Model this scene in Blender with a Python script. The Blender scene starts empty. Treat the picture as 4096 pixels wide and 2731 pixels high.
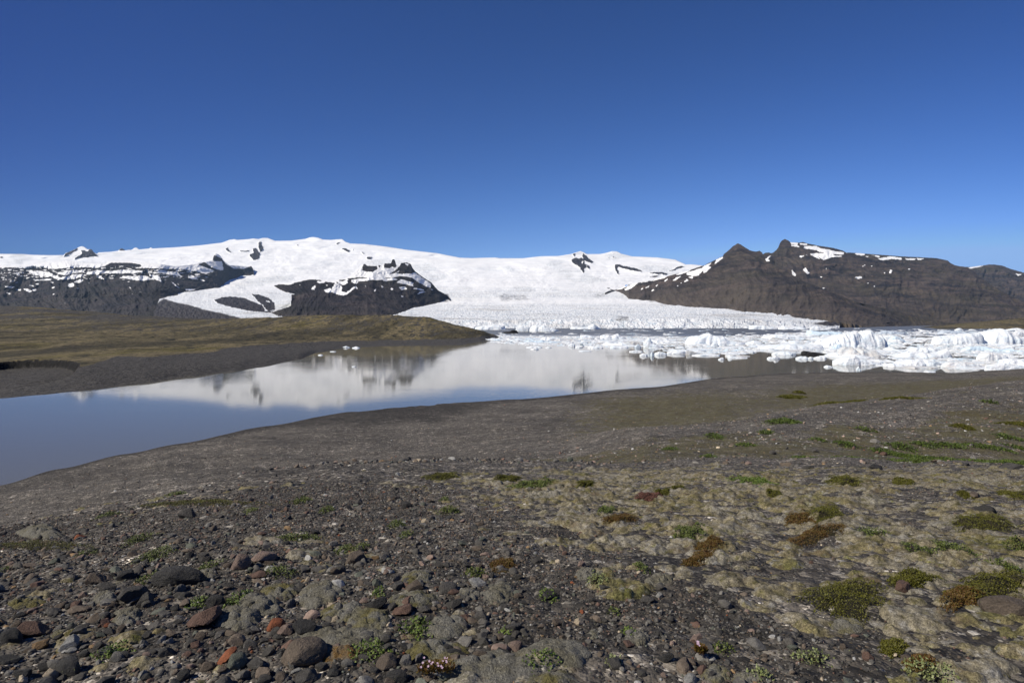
import bpy, math, random
import numpy as np
from mathutils import Vector
random.seed(7)
RNG = np.random.default_rng(11)
scene = bpy.context.scene
COL = scene.collection

# ------------------------------------------------------------------ camera, world, sun, exposure
F = 1024 * 20.0 / 36.0          # focal length in pixels of the 1024 px wide picture
YH = 321.5                      # row of the horizon
CX = 512.0
HC = 16.0                       # eye height above the lagoon (water level is z = -16, the eye z = 0)
WL = -HC
cam = bpy.data.cameras.new("camera")
camo = bpy.data.objects.new("camera", cam)
COL.objects.link(camo)
camo.location = (0, 0, 0)
camo.rotation_euler = (math.radians(90), 0, 0)
cam.lens = 20.0
cam.sensor_width = 36.0
cam.shift_y = -(341.0 - YH) / 1024.0
cam.clip_start = 0.1
cam.clip_end = 60000
scene.camera = camo

SUN_EL = math.radians(41)
SUN_AZ = math.radians(-113)      # clockwise from +Y (view direction): from the left, a little behind
sd = Vector((math.sin(SUN_AZ) * math.cos(SUN_EL), math.cos(SUN_AZ) * math.cos(SUN_EL), math.sin(SUN_EL)))
world = bpy.data.worlds.new("World")
scene.world = world
world.use_nodes = True
wn = world.node_tree.nodes
wl = world.node_tree.links
bg = wn["Background"]
sky = wn.new("ShaderNodeTexSky")
sky.sky_type = 'NISHITA'
sky.sun_disc = False
sky.sun_elevation = SUN_EL
sky.sun_rotation = SUN_AZ
sky.altitude = 1200
sky.air_density = 0.9
sky.dust_density = 0.0
sky.ozone_density = 3.5
sp = wn.new("ShaderNodeSeparateColor"); cb = wn.new("ShaderNodeCombineColor")
wl.new(sky.outputs[0], sp.inputs[0])
for i_, (g_, c_) in enumerate(((2.0, .325), (1.66, .415), (1.5, .60))):     # deep polarised blue, paler towards the horizon
    pw = wn.new("ShaderNodeMath"); pw.operation = 'POWER'; pw.inputs[1].default_value = g_; wl.new(sp.outputs[i_], pw.inputs[0])
    ml = wn.new("ShaderNodeMath"); ml.operation = 'MULTIPLY'; ml.inputs[1].default_value = c_; wl.new(pw.outputs[0], ml.inputs[0])
    if i_ == 0:                                                   # sky dimmed to both sides, lens vignetting worked into its colour: 1 + a x - b x^2
        tc_ = wn.new("ShaderNodeTexCoord"); sx_ = wn.new("ShaderNodeSeparateXYZ"); wl.new(tc_.outputs['Generated'], sx_.inputs[0])
        q1 = wn.new("ShaderNodeMath"); q1.operation = 'MULTIPLY_ADD'; wl.new(sx_.outputs[0], q1.inputs[0]); q1.inputs[1].default_value = -1.10; q1.inputs[2].default_value = 0.28
        q2 = wn.new("ShaderNodeMath"); q2.operation = 'MULTIPLY_ADD'; wl.new(sx_.outputs[0], q2.inputs[0]); wl.new(q1.outputs[0], q2.inputs[1]); q2.inputs[2].default_value = 1.06
        q3 = wn.new("ShaderNodeMath"); q3.operation = 'MAXIMUM'; wl.new(q2.outputs[0], q3.inputs[0]); q3.inputs[1].default_value = 0.32
        q3a = wn.new("ShaderNodeMath"); q3a.operation = 'POWER'; wl.new(q3.outputs[0], q3a.inputs[0]); q3a.inputs[1].default_value = 1.45
        q3b = wn.new("ShaderNodeMath"); q3b.operation = 'POWER'; wl.new(q3.outputs[0], q3b.inputs[0]); q3b.inputs[1].default_value = 0.62
    mk = wn.new("ShaderNodeMath"); mk.operation = 'MULTIPLY'; wl.new(ml.outputs[0], mk.inputs[0]); wl.new((q3a, q3, q3b)[i_].outputs[0], mk.inputs[1]); ml = mk
    mn = wn.new("ShaderNodeMath"); mn.operation = 'MINIMUM'; mn.inputs[1].default_value = (3.4, 6.0, 11.0)[i_]; wl.new(ml.outputs[0], mn.inputs[0])
    wl.new(mn.outputs[0], cb.inputs[i_])
wl.new(cb.outputs[0], bg.inputs['Color'])
bg.inputs['Strength'].default_value = 0.079
sun = bpy.data.lights.new("sun", 'SUN')
sun.energy = 4.9
sun.angle = math.radians(0.53)
sun.color = (1.0, 0.935, 0.81)
suno = bpy.data.objects.new("sun", sun)
COL.objects.link(suno)
suno.rotation_euler = sd.to_track_quat('Z', 'Y').to_euler()
scene.view_settings.view_transform = 'Standard'
scene.view_settings.look = 'None'
scene.view_settings.exposure = 0.15
scene.view_settings.gamma = 1.0
scene.cycles.max_bounces = 6
scene.cycles.volume_bounces = 0
try:
    scene.cycles.use_adaptive_sampling = True
except Exception:
    pass

# ------------------------------------------------------------------ numpy noise
def _h(ix, iy, iz, seed):
    n = (ix.astype(np.int64) * 374761393 + iy.astype(np.int64) * 668265263 + iz.astype(np.int64) * 2147483647 + seed * 1274126177) & 0xFFFFFFFF
    n = ((n ^ (n >> 13)) * 1274126177) & 0xFFFFFFFF
    n = ((n ^ (n >> 16)) * 668265263) & 0xFFFFFFFF
    return ((n ^ (n >> 15)) & 0xFFFFFF) / float(0xFFFFFF)

def vnoise(x, y, seed=0):
    x = np.asarray(x, float); y = np.asarray(y, float)
    ix = np.floor(x); iy = np.floor(y)
    fx = x - ix; fy = y - iy
    u = fx * fx * fx * (fx * (fx * 6 - 15) + 10); v = fy * fy * fy * (fy * (fy * 6 - 15) + 10)
    z = np.zeros_like(ix)
    def g(a, b):
        t = _h(ix + a, iy + b, z, seed) * (2 * math.pi)
        return np.cos(t) * (fx - a) + np.sin(t) * (fy - b)
    n = (g(0, 0) * (1 - u) + g(1, 0) * u) * (1 - v) + (g(0, 1) * (1 - u) + g(1, 1) * u) * v
    return n * 1.5                      # about -1..1

def fbm(x, y, o=5, seed=0, gain=.5, lac=2.03):
    s = 0; a = 1; t = 0
    for i in range(o):
        s = s + a * vnoise(x, y, seed + i * 17)
        t += a; a *= gain; x = x * lac + 13.7; y = y * lac - 7.3
    return s / t

def ridged(x, y, o=5, seed=0, gain=.5):
    s = 0; a = 1; t = 0
    for i in range(o):
        s = s + a * (1 - np.abs(vnoise(x, y, seed + i * 17)) * 2)
        t += a; a *= gain; x = x * 2.07 + 3.1; y = y * 2.07 + 9.2
    return s / t

def domes_p(x, y, prob, seed=0, jitter=.9):
    """the same, but a dome stands only where its random number is below prob; heights vary"""
    ix = np.floor(x); iy = np.floor(y); z = np.zeros_like(ix); best = np.zeros(x.shape)
    for a in (-1, 0, 1):
        for b in (-1, 0, 1):
            cx = ix + a; cy = iy + b
            px = cx + .5 + jitter * (_h(cx, cy, z, seed) - .5); py = cy + .5 + jitter * (_h(cx, cy, z, seed + 1) - .5)
            r = .34 + .36 * _h(cx, cy, z, seed + 2)
            d = ((x - px) ** 2 + (y - py) ** 2) / (r * r); q = _h(cx, cy, z, seed + 3)
            best = np.maximum(best, np.clip(1 - d, 0, 1) ** .8 * (r / .6) * np.clip((prob - q) * 6, 0, 1))
    return best

def domes(x, y, seed=0, jitter=.9):
    """cushion field: rounded domes round jittered points; returns 0..1 and the point's random number"""
    ix = np.floor(x); iy = np.floor(y); z = np.zeros_like(ix)
    best = np.full(x.shape, 9.0); rid = np.zeros(x.shape)
    for a in (-1, 0, 1):
        for b in (-1, 0, 1):
            cx = ix + a; cy = iy + b
            px = cx + .5 + jitter * (_h(cx, cy, z, seed) - .5); py = cy + .5 + jitter * (_h(cx, cy, z, seed + 1) - .5)
            r = .45 + .5 * _h(cx, cy, z, seed + 2)
            d = ((x - px) ** 2 + (y - py) ** 2) / (r * r)
            m = d < best
            best = np.where(m, d, best); rid = np.where(m, _h(cx, cy, z, seed + 3), rid)
    return np.clip(1 - best, 0, 1) ** .6, rid

def sstep(a, b, x):
    t = np.clip((x - a) / (b - a), 0, 1)
    return t * t * (3 - 2 * t)

# ------------------------------------------------------------------ mesh helpers
def mesh_np(name, v, f, mat=None, smooth=True, attrs=None, mats=None):
    """v (N,3), f (M,3) or (M,4)"""
    me = bpy.data.meshes.new(name)
    v = np.ascontiguousarray(v, dtype=np.float32); f = np.ascontiguousarray(f, dtype=np.int32)
    M, k = f.shape
    me.vertices.add(len(v)); me.vertices.foreach_set('co', v.ravel())
    me.loops.add(M * k); me.loops.foreach_set('vertex_index', f.ravel())
    me.polygons.add(M); me.polygons.foreach_set('loop_start', np.arange(0, M * k, k, dtype=np.int32))
    me.polygons.foreach_set('loop_total', np.full(M, k, dtype=np.int32))
    me.polygons.foreach_set('use_smooth', np.full(M, smooth, dtype=bool))
    me.update(calc_edges=True)
    for nm, a in (attrs or {}).items():
        a = np.asarray(a, dtype=np.float32)
        if a.ndim == 1:
            at = me.attributes.new(nm, 'FLOAT', 'POINT'); at.data.foreach_set('value', a)
        else:
            at = me.attributes.new(nm, 'FLOAT_COLOR', 'POINT')
            if a.shape[1] == 3: a = np.hstack([a, np.ones((len(a), 1), np.float32)])
            at.data.foreach_set('color', np.ascontiguousarray(a).ravel())
    if mat: me.materials.append(mat)
    return me

def put(name, me, parent=None, loc=None, label=None, cat=None, group=None, kind=None):
    o = bpy.data.objects.new(name, me); COL.objects.link(o)
    if parent: o.parent = parent
    if loc is not None: o.location = loc
    if label: o['label'] = label
    if cat: o['category'] = cat
    if group: o['group'] = group
    if kind: o['kind'] = kind
    return o

def grid_faces(nr, nc, keep=None):
    i = np.arange(nr * nc).reshape(nr, nc)
    f = np.stack([i[:-1, :-1], i[:-1, 1:], i[1:, 1:], i[1:, :-1]], -1).reshape(-1, 4)
    if keep is not None: f = f[keep.reshape(-1)]
    return f

def compact(v, f, attrs):
    used = np.zeros(len(v), bool); used[f.ravel()] = True
    idx = np.cumsum(used) - 1
    return v[used], idx[f], {k: a[used] for k, a in attrs.items()}

# ------------------------------------------------------------------ node helpers
class NT:
    def __init__(s, name):
        s.m = bpy.data.materials.new(name); s.m.use_nodes = True
        s.n = s.m.node_tree.nodes; s.l = s.m.node_tree.links
        s.b = s.n["Principled BSDF"]
        s.b.inputs['Specular IOR Level'].default_value = .25
    def new(s, t, **k):
        n = s.n.new(t)
        for a, b in k.items(): setattr(n, a, b)
        return n
    def lk(s, a, b): s.l.new(a, b)
    def attr(s, name, col=False):
        n = s.new('ShaderNodeAttribute'); n.attribute_name = name
        return n.outputs['Color' if col else 'Fac']
    def pos(s, scale=(1, 1, 1)):
        g = s.new('ShaderNodeNewGeometry'); m = s.new('ShaderNodeVectorMath', operation='MULTIPLY')
        s.lk(g.outputs['Position'], m.inputs[0]); m.inputs[1].default_value = scale
        return m.outputs[0]
    def noise(s, vec, scale, detail=4, rough=.55, out='Fac'):
        n = s.new('ShaderNodeTexNoise'); n.inputs['Scale'].default_value = scale
        n.inputs['Detail'].default_value = detail; n.inputs['Roughness'].default_value = rough
        s.lk(vec, n.inputs['Vector']); return n.outputs[out]
    def vor(s, vec, scale, out='Color', feature='F1'):
        n = s.new('ShaderNodeTexVoronoi', feature=feature); n.inputs['Scale'].default_value = scale
        s.lk(vec, n.inputs['Vector']); return n.outputs[out]
    def ramp(s, fac, stops, interp='LINEAR'):
        n = s.new('ShaderNodeValToRGB'); r = n.color_ramp; r.interpolation = interp
        while len(r.elements) < len(stops): r.elements.new(.5)
        for e, (p, c) in zip(r.elements, stops):
            e.position = p; e.color = (*c, 1) if not isinstance(c, (int, float)) else (c, c, c, 1)
        s.lk(fac, n.inputs[0]); return n.outputs[0]
    def mix(s, fac, a, b, mode='MIX'):
        n = s.new('ShaderNodeMix', data_type='RGBA', blend_type=mode)
        for k, v in ((0, fac), (6, a), (7, b)):
            if isinstance(v, (int, float)): n.inputs[k].default_value = v
            elif isinstance(v, tuple): n.inputs[k].default_value = (*v, 1)
            else: s.lk(v, n.inputs[k])
        return n.outputs[2]
    def math(s, op, a, b=0.0, c=None, clamp=False):
        n = s.new('ShaderNodeMath', operation=op); n.use_clamp = clamp
        for i, v in enumerate((a, b, c)):
            if v is None: continue
            if isinstance(v, (int, float)): n.inputs[i].default_value = v
            else: s.lk(v, n.inputs[i])
        return n.outputs[0]
    def bump(s, h, strength=.5, dist=.1, normal=None):
        n = s.new('ShaderNodeBump'); n.inputs['Strength'].default_value = strength; n.inputs['Distance'].default_value = dist
        s.lk(h, n.inputs['Height'])
        if normal is not None: s.lk(normal, n.inputs['Normal'])
        return n.outputs[0]
    def done(s, col=None, rough=.9, normal=None):
        if col is not None:
            if isinstance(col, tuple): s.b.inputs['Base Color'].default_value = (*col, 1)
            else: s.lk(col, s.b.inputs['Base Color'])
        if isinstance(rough, (int, float)): s.b.inputs['Roughness'].default_value = rough
        else: s.lk(rough, s.b.inputs['Roughness'])
        if normal is not None: s.lk(normal, s.b.inputs['Normal'])
        return s.m

# ------------------------------------------------------------------ traced outlines
def V(n, pts):
    ox = {1: 0.0, 2: 250.0, 3: 500.0, 4: 749.0}[n]
    return [(x / 8.552 + ox, y / 8.552 + 225.0) for x, y in pts]

class Raster:
    """a map of outlines (x -130..1160, y 225..331), 3 cells per unit, that surfaces look up by direction"""
    S = 3.0; X0 = -130.0; Y0 = 225.0; W = int(1290 * 3); H = int(106 * 3)
    def __init__(s): s.a = np.zeros((s.H, s.W), np.float32)
    def fill(s, poly, val=1.0):
        p = np.array(poly); p = np.column_stack([(p[:, 0] - s.X0) * s.S, (p[:, 1] - s.Y0) * s.S])
        x0 = max(int(p[:, 0].min()) - 1, 0); x1 = min(int(p[:, 0].max()) + 2, s.W)
        y0 = max(int(p[:, 1].min()) - 1, 0); y1 = min(int(p[:, 1].max()) + 2, s.H)
        if x1 <= x0 or y1 <= y0: return
        X, Y = np.meshgrid(np.arange(x0, x1) + .5, np.arange(y0, y1) + .5)
        ins = np.zeros(X.shape, bool)
        q = np.roll(p, -1, 0)
        for (ax, ay), (bx, by) in zip(p, q):
            if ay == by: continue
            c = ((ay > Y) != (by > Y)) & (X < (bx - ax) * (Y - ay) / (by - ay) + ax)
            ins ^= c
        s.a[y0:y1, x0:x1][ins] = val
    def blur(s, n=2):
        for _ in range(n):
            a = s.a
            a = (np.roll(a, 1, 0) + 2 * a + np.roll(a, -1, 0)) / 4
            s.a = (np.roll(a, 1, 1) + 2 * a + np.roll(a, -1, 1)) / 4
    def get(s, px, y):
        x = np.clip((px - s.X0) * s.S - .5, 0, s.W - 1.001); yy = np.clip((y - s.Y0) * s.S - .5, 0, s.H - 1.001)
        ix = x.astype(int); iy = yy.astype(int); fx = x - ix; fy = yy - iy; a = s.a
        return (a[iy, ix] * (1 - fx) + a[iy, ix + 1] * fx) * (1 - fy) + (a[iy + 1, ix] * (1 - fx) + a[iy + 1, ix + 1] * fx) * fy

def line(pts):
    p = np.array(sorted(pts)); return lambda x: np.interp(x, p[:, 0], p[:, 1])

# skylines and edges --------------------------------------------------------
SKY_A = line([(-130, 254), (-60, 253)] + V(1, [(0, 243), (200, 245), (280, 252), (430, 255), (545, 254), (560, 238), (600, 222), (640, 205), (670, 188), (700, 178), (715, 180), (750, 205), (770, 203), (785, 205), (800, 228), (830, 243), (845, 232), (950, 226), (1010, 218), (1030, 198), (1050, 199), (1070, 214), (1100, 210), (1130, 208), (1150, 192), (1170, 190), (1190, 207), (1275, 198), (1293, 187), (1303, 198), (1500, 188), (1700, 172), (1900, 148), (1960, 125), (2005, 118), (2030, 125), (2130, 118), (2170, 112)])
             + V(2, [(75, 118), (110, 108), (150, 108), (220, 133), (360, 130), (480, 115), (510, 103), (545, 100), (590, 108), (625, 122), (700, 125), (740, 120), (790, 118), (815, 140), (860, 155), (980, 160), (1150, 180), (1350, 210), (1600, 238), (1800, 277), (1900, 280), (2100, 275)])
             + V(3, [(0, 281), (200, 281), (350, 264), (500, 262), (610, 245), (640, 235), (690, 220), (720, 232), (745, 246), (860, 245), (910, 235), (960, 221), (1000, 222), (1040, 243), (1130, 265), (1350, 275), (1500, 293), (1590, 335), (1640, 333), (1720, 342), (1850, 360)]) + [(760, 275), (1160, 285)])
TOP_B = line([(-130, 262)] + V(1, [(0, 345), (130, 345), (200, 335), (330, 325), (430, 310), (580, 300), (700, 320), (900, 325), (930, 305), (1100, 300), (1210, 320), (1330, 325), (1500, 350), (1680, 330), (1700, 318), (1750, 315), (1815, 300), (1830, 255), (1850, 240), (1880, 255), (1920, 310), (1960, 340), (2100, 350), (2150, 348), (2165, 375), (2180, 430), (2250, 600)]))
BASE_B = line([(-130, 316)] + V(1, [(0, 775), (800, 790), (1300, 800), (1340, 690), (1370, 615), (1560, 580), (1750, 548), (1860, 525), (1960, 470), (2100, 432), (2165, 405), (2250, 620)]))
TOP_C = line(V(2, [(150, 700), (190, 520), (250, 503), (370, 488), (480, 462), (600, 462), (700, 480), (820, 450), (860, 430), (920, 375), (960, 335), (985, 330), (1000, 345), (1085, 348), (1100, 340), (1130, 345), (1150, 325), (1205, 325), (1217, 292), (1235, 290), (1252, 335), (1275, 345), (1292, 322), (1340, 317), (1375, 330), (1388, 360), (1410, 390), (1470, 437), (1550, 488), (1610, 556), (1690, 600), (1720, 640)]))
BASE_C = line(V(2, [(150, 740), (190, 745), (340, 800), (1000, 800), (1150, 768), (1490, 685), (1620, 660), (1690, 622), (1720, 650)]))
TOP_D1 = line(V(3, [(900, 575), (930, 560), (1000, 548), (1150, 495), (1300, 470), (1450, 430), (1600, 390), (1750, 340), (1850, 290), (1905, 265), (1915, 245), (1960, 210), (1990, 180), (2035, 153), (2060, 165), (2090, 185), (2140, 215), (2170, 222), (2190, 225), (2220, 217), (2240, 230)]) + V(4, [(120, 250), (150, 310), (300, 380), (450, 470), (700, 570), (900, 650), (1200, 720), (1500, 790), (1700, 830)]) + [(1160, 326)])
BASE_D1 = line(V(3, [(900, 590), (990, 560), (1080, 600), (1100, 622), (1300, 640), (1360, 660), (1500, 682), (2000, 715)]) + V(4, [(0, 737), (400, 770), (700, 800), (900, 830), (1000, 848), (1200, 860)]) + [(930, 326), (1160, 327)])
TOP_D3 = line(V(3, [(2140, 300), (2240, 252), (2270, 235), (2300, 232), (2330, 237)]) + V(4, [(0, 225), (130, 240), (150, 233), (180, 236), (230, 215), (250, 190), (265, 150), (280, 130), (305, 117), (330, 125), (355, 145), (430, 148), (460, 142), (500, 155), (600, 175), (720, 193), (800, 215), (830, 232), (900, 235), (1100, 250), (1300, 265), (1500, 275), (1600, 280), (1650, 290), (1700, 300), (1720, 320), (1760, 340), (1800, 350), (1870, 356), (1900, 370), (1930, 400), (1970, 440), (2100, 530), (2250, 610), (2352, 650)]) + [(1060, 306), (1160, 318)])
TOP_D2 = line([(930, 275)] + V(4, [(1700, 390), (1870, 358), (1950, 350), (2050, 335), (2100, 335), (2170, 345), (2230, 370), (2352, 405)]) + [(1060, 277), (1160, 286)])

rock_a = Raster()      # rock showing through the ice cap
for v, p in [(1, [(545, 268), (556, 240), (600, 222), (640, 205), (660, 193), (668, 200), (640, 225), (600, 245)]),
             (1, [(630, 290), (665, 262), (690, 250), (700, 235), (690, 215), (720, 215), (750, 225), (763, 203), (787, 203), (802, 230), (845, 270), (800, 265), (740, 278), (690, 275)]),
             (1, [(1015, 216), (1030, 196), (1052, 196), (1074, 216)]), (1, [(1095, 213), (1110, 206), (1130, 212)]), (1, [(0, 270), (30, 268), (20, 280), (0, 280)]),
             (1, [(1930, 195), (1945, 190), (1965, 220), (1990, 240), (1960, 230), (1935, 215)]), (1, [(2045, 215), (2135, 218), (2120, 226), (2060, 224)]),
             (1, [(2135, 255), (2170, 235), (2160, 200), (2185, 195), (2225, 245), (2210, 290), (2170, 298), (2145, 275)]),
             (1, [(2208, 145), (2230, 138), (2252, 190), (2245, 215), (2225, 230), (2210, 190)]),
             (1, [(350, 330), (430, 315), (580, 303), (540, 325), (470, 337)]),
             (2, [(390, 164), (415, 164), (405, 174)]), (2, [(735, 156), (765, 144), (772, 150), (745, 163)]), (2, [(780, 197), (810, 195), (850, 211), (855, 226), (830, 226)]),
             (2, [(870, 205), (885, 203), (883, 209)]), (2, [(940, 224), (962, 240), (990, 252), (975, 238)]), (2, [(1000, 272), (1040, 270), (1038, 292), (1000, 292)]),
             (3, [(610, 290), (650, 278), (670, 285), (690, 280), (720, 290), (700, 262), (712, 238), (740, 260), (760, 285), (800, 310), (780, 325), (745, 310), (718, 300), (725, 330), (770, 350), (770, 377), (740, 365), (722, 370), (722, 418), (690, 380), (685, 360), (620, 320)]),
             (3, [(620, 245), (645, 239), (635, 268)]), (3, [(925, 270), (935, 270), (930, 280)]), (3, [(962, 268), (977, 270), (970, 280)]),
             (3, [(980, 337), (1020, 337), (1060, 348), (1120, 360), (1180, 373), (1225, 400), (1190, 397), (1130, 387), (1060, 370), (1010, 352), (1000, 370), (1022, 415), (1010, 424), (985, 372)]),
             (3, [(1270, 404), (1400, 402), (1438, 410), (1420, 422), (1290, 416)]), (3, [(1430, 396), (1500, 368), (1530, 350), (1585, 354), (1520, 372), (1480, 388)]),
             (3, [(1285, 436), (1370, 429), (1320, 446)]), (3, [(905, 533), (940, 534), (930, 546)]), (3, [(930, 547), (972, 549), (960, 559)]), (3, [(1265, 448), (1290, 440), (1300, 446)]),
             (1, [(1830, 640), (1900, 618), (2000, 612), (2090, 620), (2150, 650), (2240, 680), (2270, 742), (2200, 742), (2100, 727), (1950, 692), (1860, 667)]),
             (1, [(2150, 588), (2200, 590), (2300, 620), (2345, 660), (2352, 722), (2300, 737), (2255, 700), (2250, 680), (2200, 640)]),
             (2, [(0, 668), (60, 690), (120, 735), (190, 738), (340, 700), (345, 800), (300, 785), (180, 750), (0, 735)])]:
    rock_a.fill(V(v, p))
for v, p in [(1, [(2270, 640), (2300, 645), (2310, 660), (2280, 655)]), (3, [(700, 300), (712, 308), (706, 330), (698, 318)]), (3, [(730, 345), (748, 352), (740, 360)])]:
    rock_a.fill(V(v, p), 0)
rock_a.blur(1)

debris = Raster()
debris.fill(V(1, [(1310, 690), (1400, 625), (1500, 660), (1650, 692), (1800, 735), (1950, 765), (2090, 806), (1300, 830)]))
debris.fill(V(4, [(540, 838), (780, 808), (900, 825), (1080, 850), (700, 858)]))
debris.fill(V(3, [(1000, 770), (1100, 780), (1120, 830), (1030, 830), (990, 800)]), .45)
debris.fill(V(3, [(1250, 625), (1345, 632), (1350, 662), (1270, 650)]), .6)
debris.fill(V(2, [(1610, 570), (1700, 590), (1720, 640), (1640, 665), (1650, 620)]), .6)
debris.fill(V(3, [(810, 570), (900, 565), (930, 600), (850, 625), (800, 620)]), .32)
debris.fill(V(3, [(0, 590), (180, 590), (290, 640), (100, 650), (0, 645)]), .38)
debris.fill(V(2, [(2080, 610), (2150, 592), (2352, 590), (2352, 648), (2200, 650)]), .36)
debris.fill(V(2, [(190, 735), (345, 650), (370, 600), (330, 700), (240, 740)]), .4)
debris.blur(16)

snow_b = Raster()
snow_b.fill([(-130, 225), (300, 225), (300, 331), (-130, 331)])
snow_b.fill([(-130, 268), (-60, 266)] + V(1, [(0, 362), (120, 358), (250, 372), (340, 357), (460, 372), (600, 362), (720, 358), (860, 358), (900, 345), (950, 318), (1080, 318), (1130, 322), (1200, 335), (1210, 355), (1150, 362), (1260, 366), (1440, 370), (1560, 375), (1650, 385), (1700, 400), (1760, 415), (1840, 390), (1750, 355), (1688, 335), (1750, 313), (1810, 360), (1880, 385), (1912, 380), (1900, 310), (1818, 302), (1830, 252), (1850, 262), (1895, 285), (1930, 330), (2000, 370), (2080, 375), (2150, 346), (2200, 380), (2200, 830), (0, 830)]) + [(-130, 331)], 0)
SB = [[(65, 375), (105, 372), (95, 388), (70, 385)], [(135, 405), (170, 398), (165, 430), (145, 428)], [(245, 386), (330, 400), (350, 428), (320, 430), (250, 405)],
      [(300, 385), (420, 400), (470, 430), (520, 445), (600, 430), (690, 418), (725, 428), (640, 458), (540, 462), (470, 455), (420, 430), (340, 440), (330, 405)],
      [(480, 412), (560, 395), (600, 384), (680, 385), (745, 372), (700, 400), (620, 412), (560, 428)], [(740, 402), (830, 383), (960, 390), (1050, 378), (1180, 385), (1240, 395), (1150, 407), (1000, 410), (850, 412), (740, 420)],
      [(1045, 434), (1150, 435), (1200, 427), (1260, 435), (1302, 460), (1230, 473), (1140, 468), (1050, 450)], [(1272, 422), (1362, 430), (1372, 455), (1382, 484), (1340, 468)],
      [(820, 435), (860, 429), (870, 445), (912, 467), (860, 456)], [(1300, 374), (1420, 393), (1520, 403), (1565, 440), (1500, 430), (1400, 412)], [(1240, 392), (1380, 405), (1360, 412), (1270, 405)],
      [(1600, 440), (1640, 424), (1692, 456), (1640, 462)], [(580, 497), (632, 493), (634, 521), (600, 531), (582, 520)], [(630, 480), (700, 456), (717, 470), (680, 492), (645, 490)],
      [(38, 519), (147, 521), (100, 537), (50, 531)], [(193, 543), (240, 541), (272, 558), (264, 577), (225, 560)], [(272, 543), (313, 544), (312, 562), (285, 565)], [(123, 544), (182, 546), (172, 563)],
      [(46, 571), (94, 580), (82, 594)], [(428, 530), (477, 524), (450, 539)], [(68, 483), (142, 464), (110, 481)], [(103, 491), (192, 477), (150, 489)], [(236, 509), (314, 517), (280, 522)], [(293, 503), (332, 494), (337, 509)],
      [(268, 461), (330, 465), (430, 454), (442, 469), (300, 473)], [(428, 481), (460, 485), (456, 501)], [(1458, 477), (1480, 488), (1557, 552), (1500, 518)], [(1508, 484), (1547, 520), (1525, 508)], [(1090, 516), (1137, 546), (1110, 536)],
      [(755, 488), (768, 490), (765, 500)], [(655, 533), (680, 534), (668, 543)], [(445, 585), (478, 583), (460, 593)], [(548, 663), (564, 664), (560, 672)], [(1080, 478), (1120, 477), (1100, 486)], [(1000, 463), (1030, 465), (1015, 472)],
      [(1180, 565), (1222, 572), (1200, 574)], [(1115, 577), (1140, 588), (1130, 592)], [(1580, 540), (1680, 545), (1640, 560), (1590, 555)], [(1690, 450), (1760, 475), (1740, 478)]]
for p in SB: snow_b.fill(V(1, p))
snow_b.blur(1)

snow_c = Raster()
snow_c.fill([(240, 225), (470, 225), (470, 331), (240, 331)])
snow_c.fill(V(2, [(190, 510), (260, 503), (350, 508), (380, 490), (420, 482), (470, 470), (530, 458), (600, 468), (640, 480), (700, 488), (730, 495), (760, 468), (800, 461), (850, 470), (830, 455), (880, 448), (960, 443), (1000, 448), (1080, 470), (1130, 465), (1150, 450), (1230, 443), (1290, 433), (1380, 445), (1430, 480), (1500, 520), (1545, 535), (1550, 500), (1470, 446), (1410, 402), (1385, 412), (1300, 415), (1240, 412), (1190, 418), (1240, 385), (1283, 345), (1290, 318), (1350, 312), (1382, 330), (1392, 365), (1420, 385), (1480, 434), (1550, 480), (1605, 540), (1645, 570), (1730, 600), (1730, 660), (1620, 680), (1490, 700), (1150, 830), (190, 830), (180, 745), (345, 690), (350, 590), (385, 585), (300, 570), (250, 545)]), 0)
for p in [[(958, 385), (963, 350), (980, 325), (997, 343), (1040, 348), (1083, 345), (1092, 370), (1050, 398), (1000, 396)], [(1093, 338), (1127, 338), (1105, 364)], [(1145, 362), (1150, 322), (1205, 322), (1213, 288), (1238, 286), (1254, 352), (1240, 362), (1210, 352), (1200, 367)]]:
    snow_c.fill(V(2, p), 0)
SC = [[(630, 555), (680, 535), (700, 545), (730, 490), (770, 505), (790, 530), (780, 560), (820, 575), (880, 530), (910, 518), (922, 546), (900, 536), (830, 590), (780, 600), (700, 572), (650, 574)], [(518, 545), (550, 515), (567, 508), (547, 552)],
      [(568, 478), (630, 473), (642, 490), (590, 497)], [(1253, 490), (1290, 460), (1360, 478), (1397, 488), (1392, 522), (1340, 505)], [(1268, 529), (1330, 523), (1347, 545), (1300, 554)], [(1368, 534), (1460, 539), (1502, 563), (1440, 551)],
      [(1423, 592), (1460, 564), (1502, 569)], [(1118, 509), (1147, 530), (1130, 532)], [(1058, 562), (1080, 538), (1072, 567)], [(740, 468), (800, 480), (830, 458), (842, 490), (800, 512), (760, 497)],
      [(860, 470), (930, 453), (1000, 453), (1085, 462), (1000, 472), (930, 480), (912, 502), (880, 492)], [(1128, 460), (1230, 448), (1262, 465), (1150, 477)], [(1198, 540), (1215, 533), (1228, 550), (1205, 554)], [(1293, 600), (1313, 606), (1300, 618)],
      [(1320, 322), (1362, 332), (1345, 347)], [(1280, 385), (1300, 378), (1230, 420), (1215, 420)], [(1385, 412), (1440, 446), (1500, 495), (1545, 527), (1480, 505), (1415, 462)], [(415, 508), (438, 504), (430, 514)], [(985, 515), (995, 512), (988, 530)], [(650, 505), (665, 510), (655, 525)],
      [(1500, 540), (1560, 545), (1570, 553)], [(985, 572), (1010, 573), (1000, 577)], [(1122, 598), (1132, 600), (1125, 606)]]
for p in SC: snow_c.fill(V(2, p))
snow_c.blur(1)

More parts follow.
